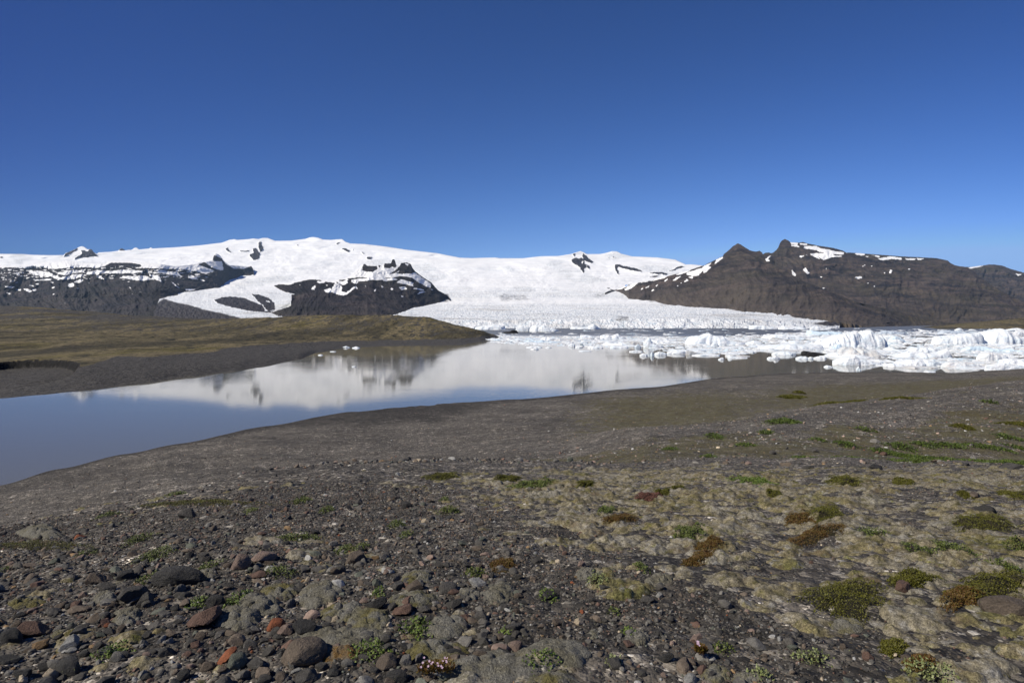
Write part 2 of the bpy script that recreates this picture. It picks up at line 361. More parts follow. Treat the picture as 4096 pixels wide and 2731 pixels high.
snow_d = Raster()
SD = [(3, [(1060, 547), (1100, 520), (1140, 496), (1185, 488), (1120, 542), (1075, 557)]), (3, [(1400, 477), (1442, 446), (1420, 482)]), (3, [(1470, 477), (1500, 449), (1560, 428), (1500, 470)]), (3, [(1280, 474), (1380, 448), (1450, 432), (1400, 452), (1300, 476)]),
      (3, [(1500, 422), (1560, 398), (1640, 378), (1600, 400), (1530, 425)]), (3, [(1598, 405), (1700, 370), (1790, 348), (1807, 355), (1762, 402), (1738, 407), (1742, 380), (1690, 432), (1640, 432), (1596, 420)]), (3, [(1830, 337), (1850, 293), (1905, 266), (1908, 275), (1875, 305)]),
      (3, [(1728, 372), (1740, 347), (1820, 313), (1760, 367)]), (3, [(1608, 441), (1652, 436), (1648, 457)]), (3, [(1573, 487), (1598, 450), (1613, 472)]), (3, [(1413, 502), (1457, 474), (1430, 494)]), (3, [(1238, 537), (1287, 507), (1266, 532)]),
      (3, [(1198, 553), (1232, 523), (1216, 546)]), (3, [(1294, 570), (1310, 533), (1317, 555)]), (3, [(1363, 547), (1388, 528), (1380, 540)]), (3, [(1325, 522), (1365, 495), (1340, 520)]), (3, [(1510, 522), (1522, 508), (1520, 525)]), (3, [(1535, 490), (1560, 488), (1545, 498)]),
      (3, [(960, 560), (1010, 545), (1060, 525), (1130, 500), (1100, 515), (1040, 545)]), (3, [(1160, 495), (1240, 480), (1300, 470), (1230, 488)])]
for v, p in SD: snow_d.fill(V(v, p))
snow_d.blur(1)
snow_e = Raster()
SE = [(3, [(2258, 302), (2308, 258), (2322, 257), (2290, 290), (2317, 303), (2280, 310)]), (4, [(353, 143), (420, 150), (415, 167), (360, 162)]), (4, [(430, 153), (498, 157), (497, 171), (440, 165)]), (4, [(350, 168), (410, 168), (442, 186), (370, 180)]),
      (4, [(463, 178), (580, 178), (600, 193), (690, 208), (740, 223), (812, 229), (812, 252), (740, 247), (600, 227), (580, 212), (470, 197)]), (4, [(518, 244), (600, 236), (700, 238), (740, 260), (842, 262), (700, 274), (640, 297), (590, 267), (612, 294), (540, 262)]),
      (4, [(903, 238), (990, 238), (988, 257), (920, 254)]), (4, [(1033, 249), (1122, 262), (1112, 277)]), (4, [(1098, 285), (1210, 264), (1307, 278), (1307, 294), (1220, 287), (1140, 300)]), (4, [(1333, 282), (1427, 281), (1422, 297), (1340, 295)]), (4, [(1430, 279), (1508, 284), (1450, 300)]),
      (4, [(458, 375), (485, 360), (502, 390), (523, 405), (500, 420), (470, 390)]), (4, [(363, 376), (402, 415), (402, 435), (375, 427)]), (4, [(423, 262), (472, 257), (450, 277)]), (4, [(898, 442), (960, 435), (970, 451), (930, 457)]), (4, [(1197, 407), (1208, 379), (1224, 384), (1214, 412)]),
      (4, [(967, 352), (1002, 328), (977, 357)]), (4, [(1036, 349), (1057, 343), (1050, 355)]), (4, [(302, 403), (344, 430), (325, 425)]), (4, [(1348, 374), (1388, 368), (1370, 380)]), (4, [(652, 377), (667, 353), (662, 378)]), (4, [(1003, 489), (1028, 489), (1015, 502)]), (4, [(1063, 521), (1088, 513), (1073, 529)]),
      (4, [(1153, 403), (1170, 403), (1160, 414)]), (4, [(485, 250), (502, 254), (495, 262)]), (4, [(532, 333), (546, 337), (538, 342)]), (4, [(600, 433), (632, 440), (620, 446)]), (4, [(605, 525), (655, 535), (640, 540)]), (4, [(990, 262), (1035, 263), (1010, 272)]), (4, [(820, 228), (846, 233), (835, 238)])]
for v, p in SE: snow_e.fill(V(v, p))
snow_e.fill(V(4, [(1873, 361), (1950, 348), (2022, 341), (1950, 360), (1890, 370)])); snow_e.fill(V(4, [(2278, 414), (2345, 417), (2300, 432)]))
snow_e.blur(1)

# ------------------------------------------------------------------ materials of the far land
def mat_mountain():
    t = NT("mountain_rock_and_snow")
    p = t.pos()
    sn = t.attr('snow')
    strata = t.math('ADD', t.math('MULTIPLY', t.noise(t.pos((.0016, .0016, .022)), 1.0, 5, .6), .45), t.math('MULTIPLY', t.noise(t.pos((.009, .003, .004)), 1.0, 6, .7), .55))
    big = t.noise(p, .0018, 5, .6)
    fine = t.noise(p, .02, 5, .65)
    rock = t.ramp(strata, [(.34, (.015, .014, .016)), (.47, (.042, .035, .033)), (.56, (.074, .057, .050)), (.68, (.110, .082, .066))])
    rock = t.mix(t.ramp(t.noise(p, .0045, 5, .65), [(.40, .9), (.50, 0)]), rock, (.015, .015, .019))
    rock = t.mix(t.ramp(big, [(.48, 0), (.62, .45)]), rock, (.066, .058, .036))
    rock = t.mix(.75, rock, t.ramp(fine, [(.28, .25), (.5, .95), (.74, 1.9)]), 'MULTIPLY')
    rock = t.mix(t.attr('basalt'), rock, t.mix(1.0, rock, (.52, .56, .66), 'MULTIPLY'))  # left mountains darkened: partly dark lava, partly weaker sunlight put into the colour
    rock = t.mix(t.math('MULTIPLY', t.attr('scree'), .75), rock, (.100, .082, .066))
    snow = t.mix(t.ramp(fine, [(.35, 0), (.8, .5)]), (.86, .86, .86), (.74, .72, .69))
    e = t.math('ADD', sn, t.math('MULTIPLY', t.math('SUBTRACT', fine, .5), .8))
    col = t.mix(t.ramp(e, [(.44, 0), (.56, 1)]), rock, snow)
    bp = t.bump(t.noise(p, .012, 6, .7), .55, 22)
    return t.done(col, .95, bp)

def mat_glacier():
    t = NT("glacier_ice_and_snow")
    p = t.pos()
    rk = t.attr('rock'); db = t.attr('debris'); cr = t.attr('crev')
    fine = t.noise(t.pos((.02, .02, .05)), 1.0, 6, .7)
    vf = t.noise(t.pos((.07, .03, .07)), 1.0, 4, .7)
    big = t.noise(p, .0016, 4)
    clean = t.mix(t.ramp(big, [(.4, 0), (.65, .4)]), (.91, .91, .91), (.86, .85, .83))
    ice = t.mix(t.ramp(vf, [(.33, 0), (.52, 1)]), (.46, .56, .64), (.84, .845, .845))
    dirt = t.noise(t.pos((.004, .004, .012)), 1.0, 6, .7)
    ice = t.mix(t.ramp(dirt, [(.50, 0), (.66, .75)]), ice, (.40, .375, .34))
    ice = t.mix(t.ramp(t.noise(t.pos((.028, .011, .03)), 1.0, 5, .75), [(.34, .7), (.50, 0)]), ice, (.40, .46, .52))
    c = t.mix(t.math('MULTIPLY', cr, .95, clamp=True), clean, ice)
    c = t.mix(t.ramp(t.noise(t.pos((.0016, .0075, .004)), 1.0, 5, .7), [(.50, 0), (.62, .55)]), c, (.70, .73, .76))
    d2 = t.math('ADD', t.math('MULTIPLY', db, 1.25), t.math('MULTIPLY', t.math('SUBTRACT', t.noise(t.pos((.03, .012, .03)), 1.0, 6, .8), .5), 2.6))
    c = t.mix(t.ramp(t.math('MULTIPLY', d2, t.ramp(db, [(.03, 0), (.2, 1)])), [(.3, 0), (.8, 1)]), c, (.055, .05, .048))
    rock = t.ramp(fine, [(.3, (.018, .018, .022)), (.7, (.060, .052, .050))])
    e = t.math('ADD', rk, t.math('MULTIPLY', t.math('SUBTRACT', fine, .5), .4))
    c = t.mix(t.ramp(e, [(.42, 0), (.55, 1)]), c, rock)
    h = t.mix(cr, t.noise(p, .004, 5, .6), t.noise(t.pos((.045, .02, .045)), 1.0, 5, .7))
    bp = t.bump(h, .8, 14)
    return t.done(c, .75, bp)

def mat_hill():
    t = NT("moss_and_gravel_hillside")
    p = t.pos()
    vg = t.attr('veg')
    n = t.noise(t.pos((.02, .006, .02)), 1.0, 6, .65)
    n2 = t.noise(t.pos((.22, .08, .22)), 1.0, 5, .7)
    fine = t.noise(p, 2.5, 4, .7)
    grav = t.ramp(fine, [(.3, (.026, .024, .022)), (.55, (.064, .059, .053)), (.75, (.15, .14, .125))])
    moss = t.ramp(n, [(.36, (.038, .032, .018)), (.47, (.080, .066, .032)), (.56, (.165, .132, .070)), (.64, (.105, .086, .026)), (.72, (.060, .048, .018))])
    moss = t.mix(t.ramp(n2, [(.40, .95), (.50, 0)]), moss, (.022, .020, .012))
    m = t.math('ADD', vg, t.math('MULTIPLY', t.math('SUBTRACT', n2, .5), 1.2))
    c = t.mix(t.ramp(m, [(.42, 0), (.60, 1)]), grav, moss)
    c = t.mix(.75, c, t.ramp(t.noise(t.pos((1.0, .45, 1.0)), 1.0, 4, .8), [(.34, .45), (.5, 1.0), (.66, 1.6)]), 'MULTIPLY')
    c = t.mix(t.attr('soil_shade'), c, (.009, .008, .007))
    bp = t.bump(t.noise(p, .35, 6, .7), .9, 1.6)
    return t.done(c, .95, bp)

M_MOUNT = mat_mountain(); M_GLAC = mat_glacier(); M_HILL = mat_hill()

# ------------------------------------------------------------------ far land built as real relief
YCT = line([(-130, 320.5), (440, 320.5), (520, 320), (600, 319), (680, 318.4), (720, 318.6), (770, 320), (820, 322.5), (845, 325), (866, 327.3)])
def DE(px, y):
    """distance of the glacier surface seen at row y of column px"""
    yct = YCT(px)
    k = [(240 - 20, 14500), (240, 13000), (262, 10200), (275, 8600), (284, 7000), (292, 5500), (300, 4000), (308, 2700)]
    ys = np.array([a for a, _ in k]); ds = np.array([b for _, b in k], float)
    up = np.interp(y, ys, ds)
    t = np.clip((y - 308) / np.maximum(yct - 308, .5), 0, 1)
    mid = 2700 + (1560 - 2700) * t ** .8
    t2 = np.clip((y - yct) / np.maximum(327.7 - yct, .3), 0, 1)
    low = 1560 + (1462 - 1560) * t2
    return np.where(y < 308, up, np.where(y < yct, mid, low))

def world_of(px, y, D):
    return np.stack([(px - CX) / F * D, D, -(y - YH) / F * D], -1)

def build_glacier():
    px = np.arange(-130, 1160, .62)
    rows = np.concatenate([np.linspace(0, 1, 230)])
    P, T = np.meshgrid(px, rows)
    top = SKY_A(P); bot = 329.2
    # more rows low down where the crevasses are
    Tn = T ** .85
    Y = top + (bot - top) * Tn
    D = DE(P, Y)
    X = (P - CX) / F * D
    rk = rock_a.get(P + 1.0 * fbm(P * .35, Y * .5, 3, 5), Y + .5 * fbm(P * .3, Y * .5, 3, 8))
    db = debris.get(P + 1.5 * fbm(P * .2, Y * .4, 3, 6), Y)
    crev = sstep(284, 296, Y + 5 * fbm(P * .03, Y * .05, 3, 2)) * .75
    crev = np.maximum(crev, sstep(304, 312, Y) * 1.0)
    crev = np.maximum(crev, .7 * sstep(.12, .34, fbm(P * .022, Y * .07, 3, 31)) * sstep(245, 255, Y))
    smooth_band = sstep(296, 299, Y) * (1 - sstep(302.5, 305, Y)) * (P > 440)
    crev = crev * (1 - .8 * smooth_band)
    # broad relief (moves the surface along its distance) and seracs (up and down)
    relief = np.clip(rk + sstep(.35, .7, db), 0, 1)
    D2 = D * (1 + .045 * fbm(X / 1600, D / 1600, 4, 3) * sstep(318, 290, Y)) - rk * D * .004 * (1 + 1.5 * ridged(X / 130, D / 90, 3, 9))
    X = (P - CX) / F * D2
    v = world_of(P, Y, D2)
    lee = sstep(.0, .12, T) * sstep(8500, 7000, D2 * 0 + 7000) * (1 - .6 * sstep(300, 312, Y))
    v[..., 2] += .62 * lee * (D2 / F) * (1.9 * fbm(P / 26 + .6 * fbm(P / 60, Y / 22, 2, 14), Y / 9, 5, 12, .6) + .9 * ridged(P / 40 + Y / 11, Y / 14, 4, 13, .6) * sstep(.0, .4, fbm(P / 70, Y / 30, 2, 15)))
    amp = (crev * (1 - .7 * np.clip(db, 0, 1))) * np.clip(D2 / 1500, .55, 2.6)
    wpx = D2 / F
    s1 = .5 + .6 * fbm(P * .42 + .9 * fbm(P * .13, Y * .2, 2, 4), Y * .34 + .5 * fbm(P * .11, Y * .2, 2, 24), 4, 21, .75)
    s2 = fbm(P * .95 + Y * .2, Y * .6 - P * .12, 2, 77)
    near = sstep(300, 322, Y)
    v[..., 2] += np.clip(crev * (1 - .6 * np.clip(db, 0, 1)), 0, 1) * wpx * ((s1 - .3) * 1.15 + s2 * .55) * (.42 + .18 * near) * sstep(0, .03, T)
    v[..., 2] += relief * sstep(0, .03, T) * wpx * (1.4 * fbm(P * .22, Y * .4, 5, 91, .6) + .25 * ridged(P * .3, Y * .5, 3, 92))
    # the calving front: columns pushed in and out
    fr = sstep(-.3, .5, Y - YCT(P))
    push = fr * (4.5 * fbm(P * .55, Y * .12, 3, 51) + 12 * fbm(P * .09, Y * .1, 2, 52) + 4 * fbm(P * 1.1, Y * .6, 2, 53))
    v[..., 1] += push
    # back slope so that the ridge has a far side
    p_, y_ = P[:-1, :-1], Y[:-1, :-1]
    keep = ~((p_ > 866) & (y_ > 262)) & ~((p_ > 840) & (y_ > 300)) & ~((p_ > 625) & (y_ < BASE_D1(p_) - 1.6) & (y_ > 284)) & ~((p_ < 151) & (y_ > 272)) & ~((p_ < 161) & (y_ > 280) & (y_ < BASE_B(p_) - 1.2))
    back = v[0].copy(); back[:, 1] *= 1.12; back[:, 0] *= 1.12; back[:, 2] -= 500
    vv = np.concatenate([back[None], v], 0)
    A = {'rock': rk, 'debris': db, 'crev': np.clip(crev, 0, 1)}
    A = {k: np.concatenate([a[:1], a], 0).ravel() for k, a in A.items()}
    keep = np.concatenate([(px[:-1] < 872)[None], keep], 0)
    f = grid_faces(*vv.shape[:2], keep)[:, ::-1]
    V_, F_, A_ = compact(vv.reshape(-1, 3), f, A)
    put('glacier', mesh_np('glacier', V_, F_, M_GLAC, True, A_), kind='structure')

def build_mountain(name, top, base, baseD, k, x0, x1, snow, seed, amp=1.0, dx=.62, nrow=150, scree=None, streaks=None, ref=None, cut=None):
    px = np.arange(x0, x1, dx)
    P, T = np.meshgrid(px, np.linspace(0, 1, nrow))
    tp = top(P) + .35 * fbm(P * .5, P * 0, 3, seed + 3); bs = base(P) + 2.0
    bs = np.maximum(bs, tp + .5)
    Y = tp + (bs - tp) * T
    D0 = baseD(P)
    D = D0 + ((ref or base)(P) - Y) * k
    X = (P - CX) / F * D.mean(); Z = -(Y - YH) / F * D.mean()
    sc = D.mean() / 4000.0
    w = fbm(X / (900 * sc), Z / (500 * sc), 3, seed + 1)
    gul = .55 * ridged(X / (430 * sc) + 1.1 * w, Z / (620 * sc) + .3 * w, 4, seed, .55) + .30 * ridged(X / (150 * sc) + 1.6 * w + Z / (500 * sc), Z / (230 * sc), 4, seed + 30, .6) + .12 * w   # spurs running down
    ledge = fbm(X / (800 * sc), Z / (26 * sc), 3, seed + 5)                                     # rock bands
    det = fbm(X / (60 * sc), Z / (40 * sc), 4, seed + 7, .6)
    edge = sstep(0, .10, T)
    amt = amp * sc * edge
    Dd = D - amt * (340 * (gul - .3) + 18 * ledge + 60 * det)
    Dd = Dd + 0
    v = world_of(P, Y, Dd)
    wx = P + 1.6 * fbm(P * .45, Y * .8, 4, seed + 9, .7); wy = Y + .75 * fbm(P * .4, Y * .8, 4, seed + 10, .7)
    sn = snow.get(wx, wy) if snow else np.zeros_like(P)
    if streaks is not None:
        sn = np.maximum(sn, streaks(P, Y, X, Z))
    scr = sstep(.55, .95, T) * (.5 + .8 * fbm(X / 500, Z / 200, 3, seed + 12)) if scree is None else scree(P, Y, T)
    back = v[0].copy(); back[:, 1] *= 1.18; back[:, 0] *= 1.18; back[:, 2] = back[:, 2] * .9 - 120
    foot = v[-1].copy(); foot[:, 2] = np.minimum(foot[:, 2] - 5, WL - 6); foot[:, 1] -= 6
    vv = np.concatenate([back[None], v, foot[None]], 0)
    A = {'snow': np.concatenate([sn[:1], sn, sn[-1:] * 0]).ravel(), 'scree': np.clip(np.concatenate([scr[:1], scr, scr[-1:]]), 0, 1).ravel(), 'basalt': np.full(vv.shape[0] * vv.shape[1], 1.0 if seed in (100, 200) else 0.0)}
    kp = None
    if cut is not None:
        kp = cut.get(P, Y) < .5; kp = np.concatenate([(px > 295)[None], kp, kp[-1:]])[:-1, :-1]
    f = grid_faces(*vv.shape[:2], kp)[:, ::-1]
    return put(name, mesh_np(name, vv.reshape(-1, 3), f, M_MOUNT, True, A), kind='structure')

REF_B = lambda p: BASE_B(np.maximum(p, 160.5))
cut_c = Raster(); cut_c.fill(V(2, [(140, 515), (200, 522), (250, 548), (300, 574), (388, 587), (352, 592), (347, 688), (190, 738), (140, 745)]))
build_glacier()
build_mountain('mountain', TOP_B, BASE_B, lambda p: DE(p, REF_B(p)) - 30, 48, -130, 254, snow_b, 100, ref=REF_B, scree=lambda P, Y, T: .45 * sstep(.5, 1, T) * (.4 + fbm(P / 20, Y / 12, 4, 112)),
               streaks=lambda P, Y, X, Z: 1.0 * (fbm(P * .16, Y * .75, 4, 61) > .16 + .10 * np.abs(Y - 272) / 5 + .3 * sstep(278, 282, Y)) * sstep(264, 267, Y) * sstep(220, 200, P) * .9)
build_mountain('mountain', TOP_C, BASE_C, lambda p: DE(p, BASE_C(p)) - 20, 42, 268, 451, snow_c, 200, dx=.5, cut=cut_c, scree=lambda P, Y, T: .4 * sstep(.55, 1, T) * (.5 + fbm(P / 14, Y / 9, 4, 212)))
build_mountain('mountain', TOP_D1, BASE_D1, lambda p: DE(np.minimum(p, 845), BASE_D1(np.minimum(p, 845))) - 20 + sstep(850, 930, p) * 600, 40, 605, 1160, snow_d, 300, scree=lambda P, Y, T: sstep(.15, .9, T) * (.75 + .9 * fbm(P / 14 + Y / 22, Y / 60, 4, 312)))
build_mountain('mountain', TOP_D3, line([(700, 325), (1160, 326)]), lambda p: 2650 + 0 * p, 48, 745, 1160, snow_e, 400, scree=lambda P, Y, T: .55 * sstep(.35, .95, T) * (.8 + .9 * fbm(P / 22 - Y / 20, Y / 30, 4, 412)) + .5 * sstep(.15, .4, fbm(P / 18 + Y / 14, Y / 18, 4, 413)))
build_mountain('mountain', TOP_D2, line([(900, 322), (1160, 322)]), lambda p: 5600 + 0 * p, 60, 930, 1160, snow_e, 500)

# ------------------------------------------------------------------ land described by columns of (distance, height)
class Land:
    def __init__(s, cols):
        s.px = np.array([c[0] for c in cols], float)
        s.L = np.log(np.array([[d for d, z in c[1]] for c in cols]))
        s.Z = np.array([[z for d, z in c[1]] for c in cols], float)
    def base(s, px, D):
        sh = np.shape(px); px = np.ravel(px).astype(float); D = np.ravel(D).astype(float)
        out = np.empty(len(px)); step = 200000
        for i in range(0, len(px), step):
            out[i:i + step] = s._b(px[i:i + step], D[i:i + step])
        return out.reshape(sh)
    def _b(s, px, D):
        j = np.clip(np.searchsorted(s.px, px) - 1, 0, len(s.px) - 2)
        t = np.clip((px - s.px[j]) / (s.px[j + 1] - s.px[j]), 0, 1)
        t = (t * .5 + .5 * t * t * (3 - 2 * t))[:, None]
        L = s.L[j] * (1 - t) + s.L[j + 1] * t; Z = s.Z[j] * (1 - t) + s.Z[j + 1] * t
        l = np.log(np.maximum(D, .05))
        h = np.diff(L, axis=1); d = np.diff(Z, axis=1) / h
        m = np.zeros_like(Z)
        same = d[:, :-1] * d[:, 1:] > 0
        w1 = 2 * h[:, 1:] + h[:, :-1]; w2 = h[:, 1:] + 2 * h[:, :-1]
        with np.errstate(divide='ignore', invalid='ignore'):
            hm = (w1 + w2) / (w1 / d[:, :-1] + w2 / d[:, 1:])
        m[:, 1:-1] = np.where(same, hm, 0); m[:, 0] = d[:, 0]; m[:, -1] = d[:, -1]
        K = L.shape[1]
        k = np.clip((L < l[:, None]).sum(1) - 1, 0, K - 2)
        r = np.arange(len(l))
        hh = h[r, k]; u = np.clip((l - L[r, k]) / hh, 0, 1)
        a, b = Z[r, k], Z[r, k + 1]; ma, mb = m[r, k], m[r, k + 1]
        return ((2 * u ** 3 - 3 * u ** 2 + 1) * a + (u ** 3 - 2 * u ** 2 + u) * hh * ma + (-2 * u ** 3 + 3 * u ** 2) * b + (u ** 3 - u ** 2) * hh * mb)

def yd(y, D): return (D, -(y - YH) / F * D)
def shore(y): D = HC * F / (y - YH); return (D, WL)

far_cols = []
for px, sh, ks in [
    (-130, 411, [(401, 118), (380, 150), (360, 215), (345, 300), (330, 520), (322, 750), (306, 1100), (312, 1500)]),
    (0, 398, [(390, 129), (372, 150), (355, 225), (343, 300), (330, 520), (322, 750), (306, 1100), (312, 1500)]),
    (40, 394.5, [(385, 136), (366, 160), (353, 232), (342, 315), (330, 530), (322, 750), (307.3, 1100), (313, 1500)]),
    (80, 390.5, [(380, 142), (362, 172), (350, 242), (340.5, 335), (329, 540), (322.5, 750), (311, 1100), (316, 1500)]),
    (140, 383.5, [(372, 160), (358, 192), (347, 262), (339, 360), (328.5, 560), (322, 750), (315.6, 1100), (319, 1500)]),
    (190, 376.5, [(366, 180), (356, 215), (345, 290), (337, 400), (328, 580), (321, 760), (318.3, 1100), (322, 1500)]),
    (230, 371.5, [(362, 200), (353, 240), (343, 315), (336, 420), (327, 580), (319.2, 720), (319.1, 1000), (323, 1400)]),
    (260, 367, [(358.5, 222), (350, 265), (342, 340), (335, 440), (326, 570), (317.8, 690), (318.8, 900), (325, 1300)]),
    (298, 359.5, [(353, 262), (347, 310), (341, 370), (335, 440), (325.5, 560), (315.8, 665), (318, 850), (326, 1200)]),
    (317, 352.5, [(349, 312), (345, 350), (341, 390), (335.5, 445), (325, 560), (315, 655), (318, 850), (326, 1200)]),
    (350, 347.3, [(345, 375), (342.5, 400), (340, 425), (335, 465), (324, 565), (315, 645), (318, 850), (326, 1200)]),
    (384, 345.8, [(343.3, 405), (341, 430), (339, 450), (334.5, 485), (323.5, 565), (315.2, 640), (319, 850), (327, 1200)]),
    (425, 345.3, [(343, 412), (341, 432), (339, 452), (335, 485), (324, 560), (316.8, 620), (321, 820), (328, 1150)]),
    (440, 345.2, [(343, 412), (341.2, 432), (339.4, 450), (336, 480), (326.5, 545), (320.5, 600), (324, 800), (329, 1100)]),
    (460, 345, [(343.2, 412), (341.8, 428), (340.3, 444), (337.5, 470), (331, 530), (325.8, 590), (328, 760), (330, 1000)]),
    (480, 341.3, [(340.2, 472), (339.4, 482), (338.4, 492), (336.8, 510), (333, 545), (330.2, 580), (331.5, 720), (332, 900)]),
    (494, 338.3, [(338, 556), (337.6, 562), (337, 568), (336.2, 576), (335.2, 590), (334.6, 605), (335.2, 690), (335, 780)]),
    (503, 337.2, [(337.5, 585), (337.6, 590), (337.7, 595), (337.7, 600), (337.7, 606), (337.6, 615), (337.2, 690), (336.5, 780)])]:
    s0 = shore(sh)
    far_cols.append((px, [(s0[0] * .93, WL - 1.2), s0] + [yd(*k) for k in ks]))
FAR = Land(far_cols)

HOLLOW = Raster()
def far_height(P, D, seed=0):
    z = FAR.base(P, D)
    X = (P - CX) / F * D
    above = sstep(.2, 3.5, z - WL)
    z = z + above * (1.3 * fbm(X / 40, D / 55, 4, 71) + .95 * fbm(X / 9, D / 14, 4, 72, .6)) * np.clip((D - 120) / 280, .12, 1.7)
    # stream hollow cut into the left bank
    y = YH - z / D * F
    cx = -5 - 75 * np.clip((D - 128) / 60, -1, 1.2)
    sp = np.abs(P - (28 + 34 * vnoise(D / 24, D * 0, 5))) / 42
    lobe = np.clip(1 - ((P - 30) / 52) ** 2 - ((D - 166) / 30) ** 2, 0, 1)
    cut = sstep(.06, .26, lobe + .12 * fbm(X / 7, D / 7, 3, 8))
    lobe2 = np.clip(1 - ((P - -30) / 60) ** 2 - ((D - 150) / 20) ** 2, 0, 1)
    cut = np.maximum(cut, sstep(.06, .26, lobe2 + .1 * fbm(X / 7, D / 7, 3, 9)))
    z = np.where(cut > 0, np.maximum(z - cut * 2.8, np.minimum(z, WL + .25 + .3 * vnoise(X / 4, D / 4, 6))), z)
    return z, cut

def build_far_shore():
    px = np.arange(-130, 505, .8)
    # follow the shore: rows in log distance, dense
    D1 = np.exp(np.linspace(math.log(92), math.log(1500), 560))
    P, D = np.meshgrid(px, D1)
    z, cut = far_height(P, D)
    X = (P - CX) / F * D
    v = np.stack([X, D, z], -1)
    hgt = z - WL
    sh = np.interp(px, FAR.px, np.exp(FAR.L[:, 1]))[None, :]
    gw = np.interp(px, FAR.px, np.exp(FAR.L[:, 3]))[None, :]       # gravel reaches this far back
    rel = (D - sh) / (gw - sh)
    yr = YH - z / D * F
    gtop = line([(-130, 384), (0, 374), (60, 372), (78, 367), (104, 360.5), (118, 356), (150, 356.5), (202, 353), (226, 349), (253, 345.5), (298, 342.5), (350, 340.5), (440, 339.5), (480, 336.8), (505, 335)])(P)
    veg = .92 * sstep(-.8, 1.4, gtop - yr + 2.2 * fbm(X / 25, D / 30, 4, 15))
    brown = sstep(700, 950, D)
    veg = veg * (1 - .25 * brown) * (1 - sstep(0, .08, cut))
    soil_shade = sstep(.0, .04, cut) * (1 - sstep(.93, 1.0, cut) * .95)  # bank wall: dark bare soil, with the turf overhang's shadow painted in
    veg = veg - .45 * sstep(.1, .5, ridged(X / 60 + .3, D / 120, 3, 19)) * sstep(400, 520, D) * .8
    keep = (z > WL - 2)
    k = keep[:-1, :-1] | keep[1:, 1:]
    v_, f_, a_ = compact(v.reshape(-1, 3), grid_faces(*P.shape, k), {'veg': np.clip(veg, 0, 1).ravel(), 'soil_shade': soil_shade.ravel()})
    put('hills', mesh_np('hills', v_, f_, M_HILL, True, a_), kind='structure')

    # low green spit at the right edge of the lagoon
    px = np.arange(925, 1160, .8)
    P, T = np.meshgrid(px, np.linspace(0, 1, 90))
    tp = line([(925, 328.6)] + V(4, [(1560, 880), (1620, 868), (1700, 855), (1900, 835), (2100, 815), (2352, 790)]) + [(1160, 311)])(P)
    bt = line([(925, 328.6), (960, 328.6), (1160, 329.4)])(P) + .25
    Y = tp + (bt - tp) * T
    D = 1500 - 230 * T + 12 * fbm(P * .2, Y * .6, 4, 4)
    v = world_of(P, Y, D)
    back = v[0].copy(); back[:, 1] += 200; back[:, 2] -= 14
    v = np.concatenate([back[None], v])
    put('hills', mesh_np('hills', v.reshape(-1, 3), grid_faces(*v.shape[:2])[:, ::-1], M_HILL, True, {'veg': np.full(v.shape[0] * v.shape[1], .62)}), kind='structure')
build_far_shore()

# ------------------------------------------------------------------ near land
near_cols = []
for px, ye, De, ks, sh in [
    (-300, 560, 8, [(556, 35), (548, 38), (538, 41), (531, 43)], 525),
    (0, 525, 9, [(520, 40), (508, 45), (498, 49), (490, 52.5)], 485),
    (60, 513, 10, [(508, 42), (495, 48), (483, 54), (475, 58)], 468),
    (125, 500, 11, [(495, 43), (482, 51), (470, 58), (460, 64.5)], 453.5),
    (180, 485, 13, [(480, 49), (470, 55), (460, 61), (450, 69)], 443),
    (268, 471, 15, [(467, 54), (456, 61), (445, 69), (434, 79)], 425.5),
    (350, 464, 17, [(460, 58), (448, 67), (436, 77), (422, 90)], 411.5),
    (435, 461, 18, [(455, 58), (444, 70), (430, 82), (415, 97)], 403.5),
    (520, 462, 18, [(450, 50), (440, 66), (425, 82), (410, 100)], 398.5),
    (650, 466, 16, [(452, 28), (428, 50), (424, 75), (402, 108)], 387),
    (730, 460, 18, [(450, 28), (421.6, 52), (417, 78), (392, 120)], 376.5),
    (785, 464, 16, [(450, 28), (412, 54), (408, 82), (385, 135)], 373),
    (841, 459.5, 18, [(452, 28), (405.6, 57), (402, 85), (382, 140)], 371.5),
    (904, 463, 17, [(455, 28), (399, 60), (395, 88), (380, 140)], 371.5),
    (952, 459, 20, [(456, 28), (391, 63), (388, 90), (379, 135)], 372.5),
    (1024, 462, 20, [(457, 29), (383, 66), (380.5, 92), (376, 130)], 367),
    (1400, 462, 20, [(457, 29), (368, 70), (366, 100), (365, 135)], 365)]:
    ze = -(ye - YH) / F * De
    s_ = (-1.62 - ze) / (De - 2.5) ** 1.3
    kn = [(.6, -1.58)]
    for j in range(7):
        D = 2.5 * (De / 2.5) ** (j / 6.0)
        kn.append((D, -1.62 - s_ * (max(D - 2.5, 0)) ** 1.3))
    kn += [yd(*k) for k in ks]
    s0 = shore(sh)
    kn += [s0, (s0[0] * 1.12, WL - 1.6), (s0[0] * 1.4, WL - 4)]
    near_cols.append((px, kn))
NEAR = Land(near_cols)
EDGE_D = line([(c[0], c[1][7][0]) for c in near_cols])
SHORE_D = line([(c[0], c[1][12][0]) for c in near_cols])

def near_height(X, D):
    P = CX + F * X / D
    z = NEAR.base(P, D)
    dry = sstep(-.2, 1.0, z - WL)
    a = np.clip(D / 30, .12, 1.0)
    z = z + dry * a * (.42 * fbm(X / 6.5, D / 6.5, 4, 41)) + dry * .05 * fbm(X / .9, D / .9, 4, 42) + .02 * np.clip(D / 6, 0, 1) * dry * fbm(X / .2, D / .2, 2, 43)
    return z

def ground_at(px, py):
    """first point of the near land met by the ray through a picture position"""
    D = np.exp(np.linspace(math.log(1.8), math.log(200), 900))
    X = (px - CX) / F * D
    z = near_height(X, D)
    y = YH - z / D * F
    i = int(np.argmax(y <= py))
    return X[i], D[i], z[i]

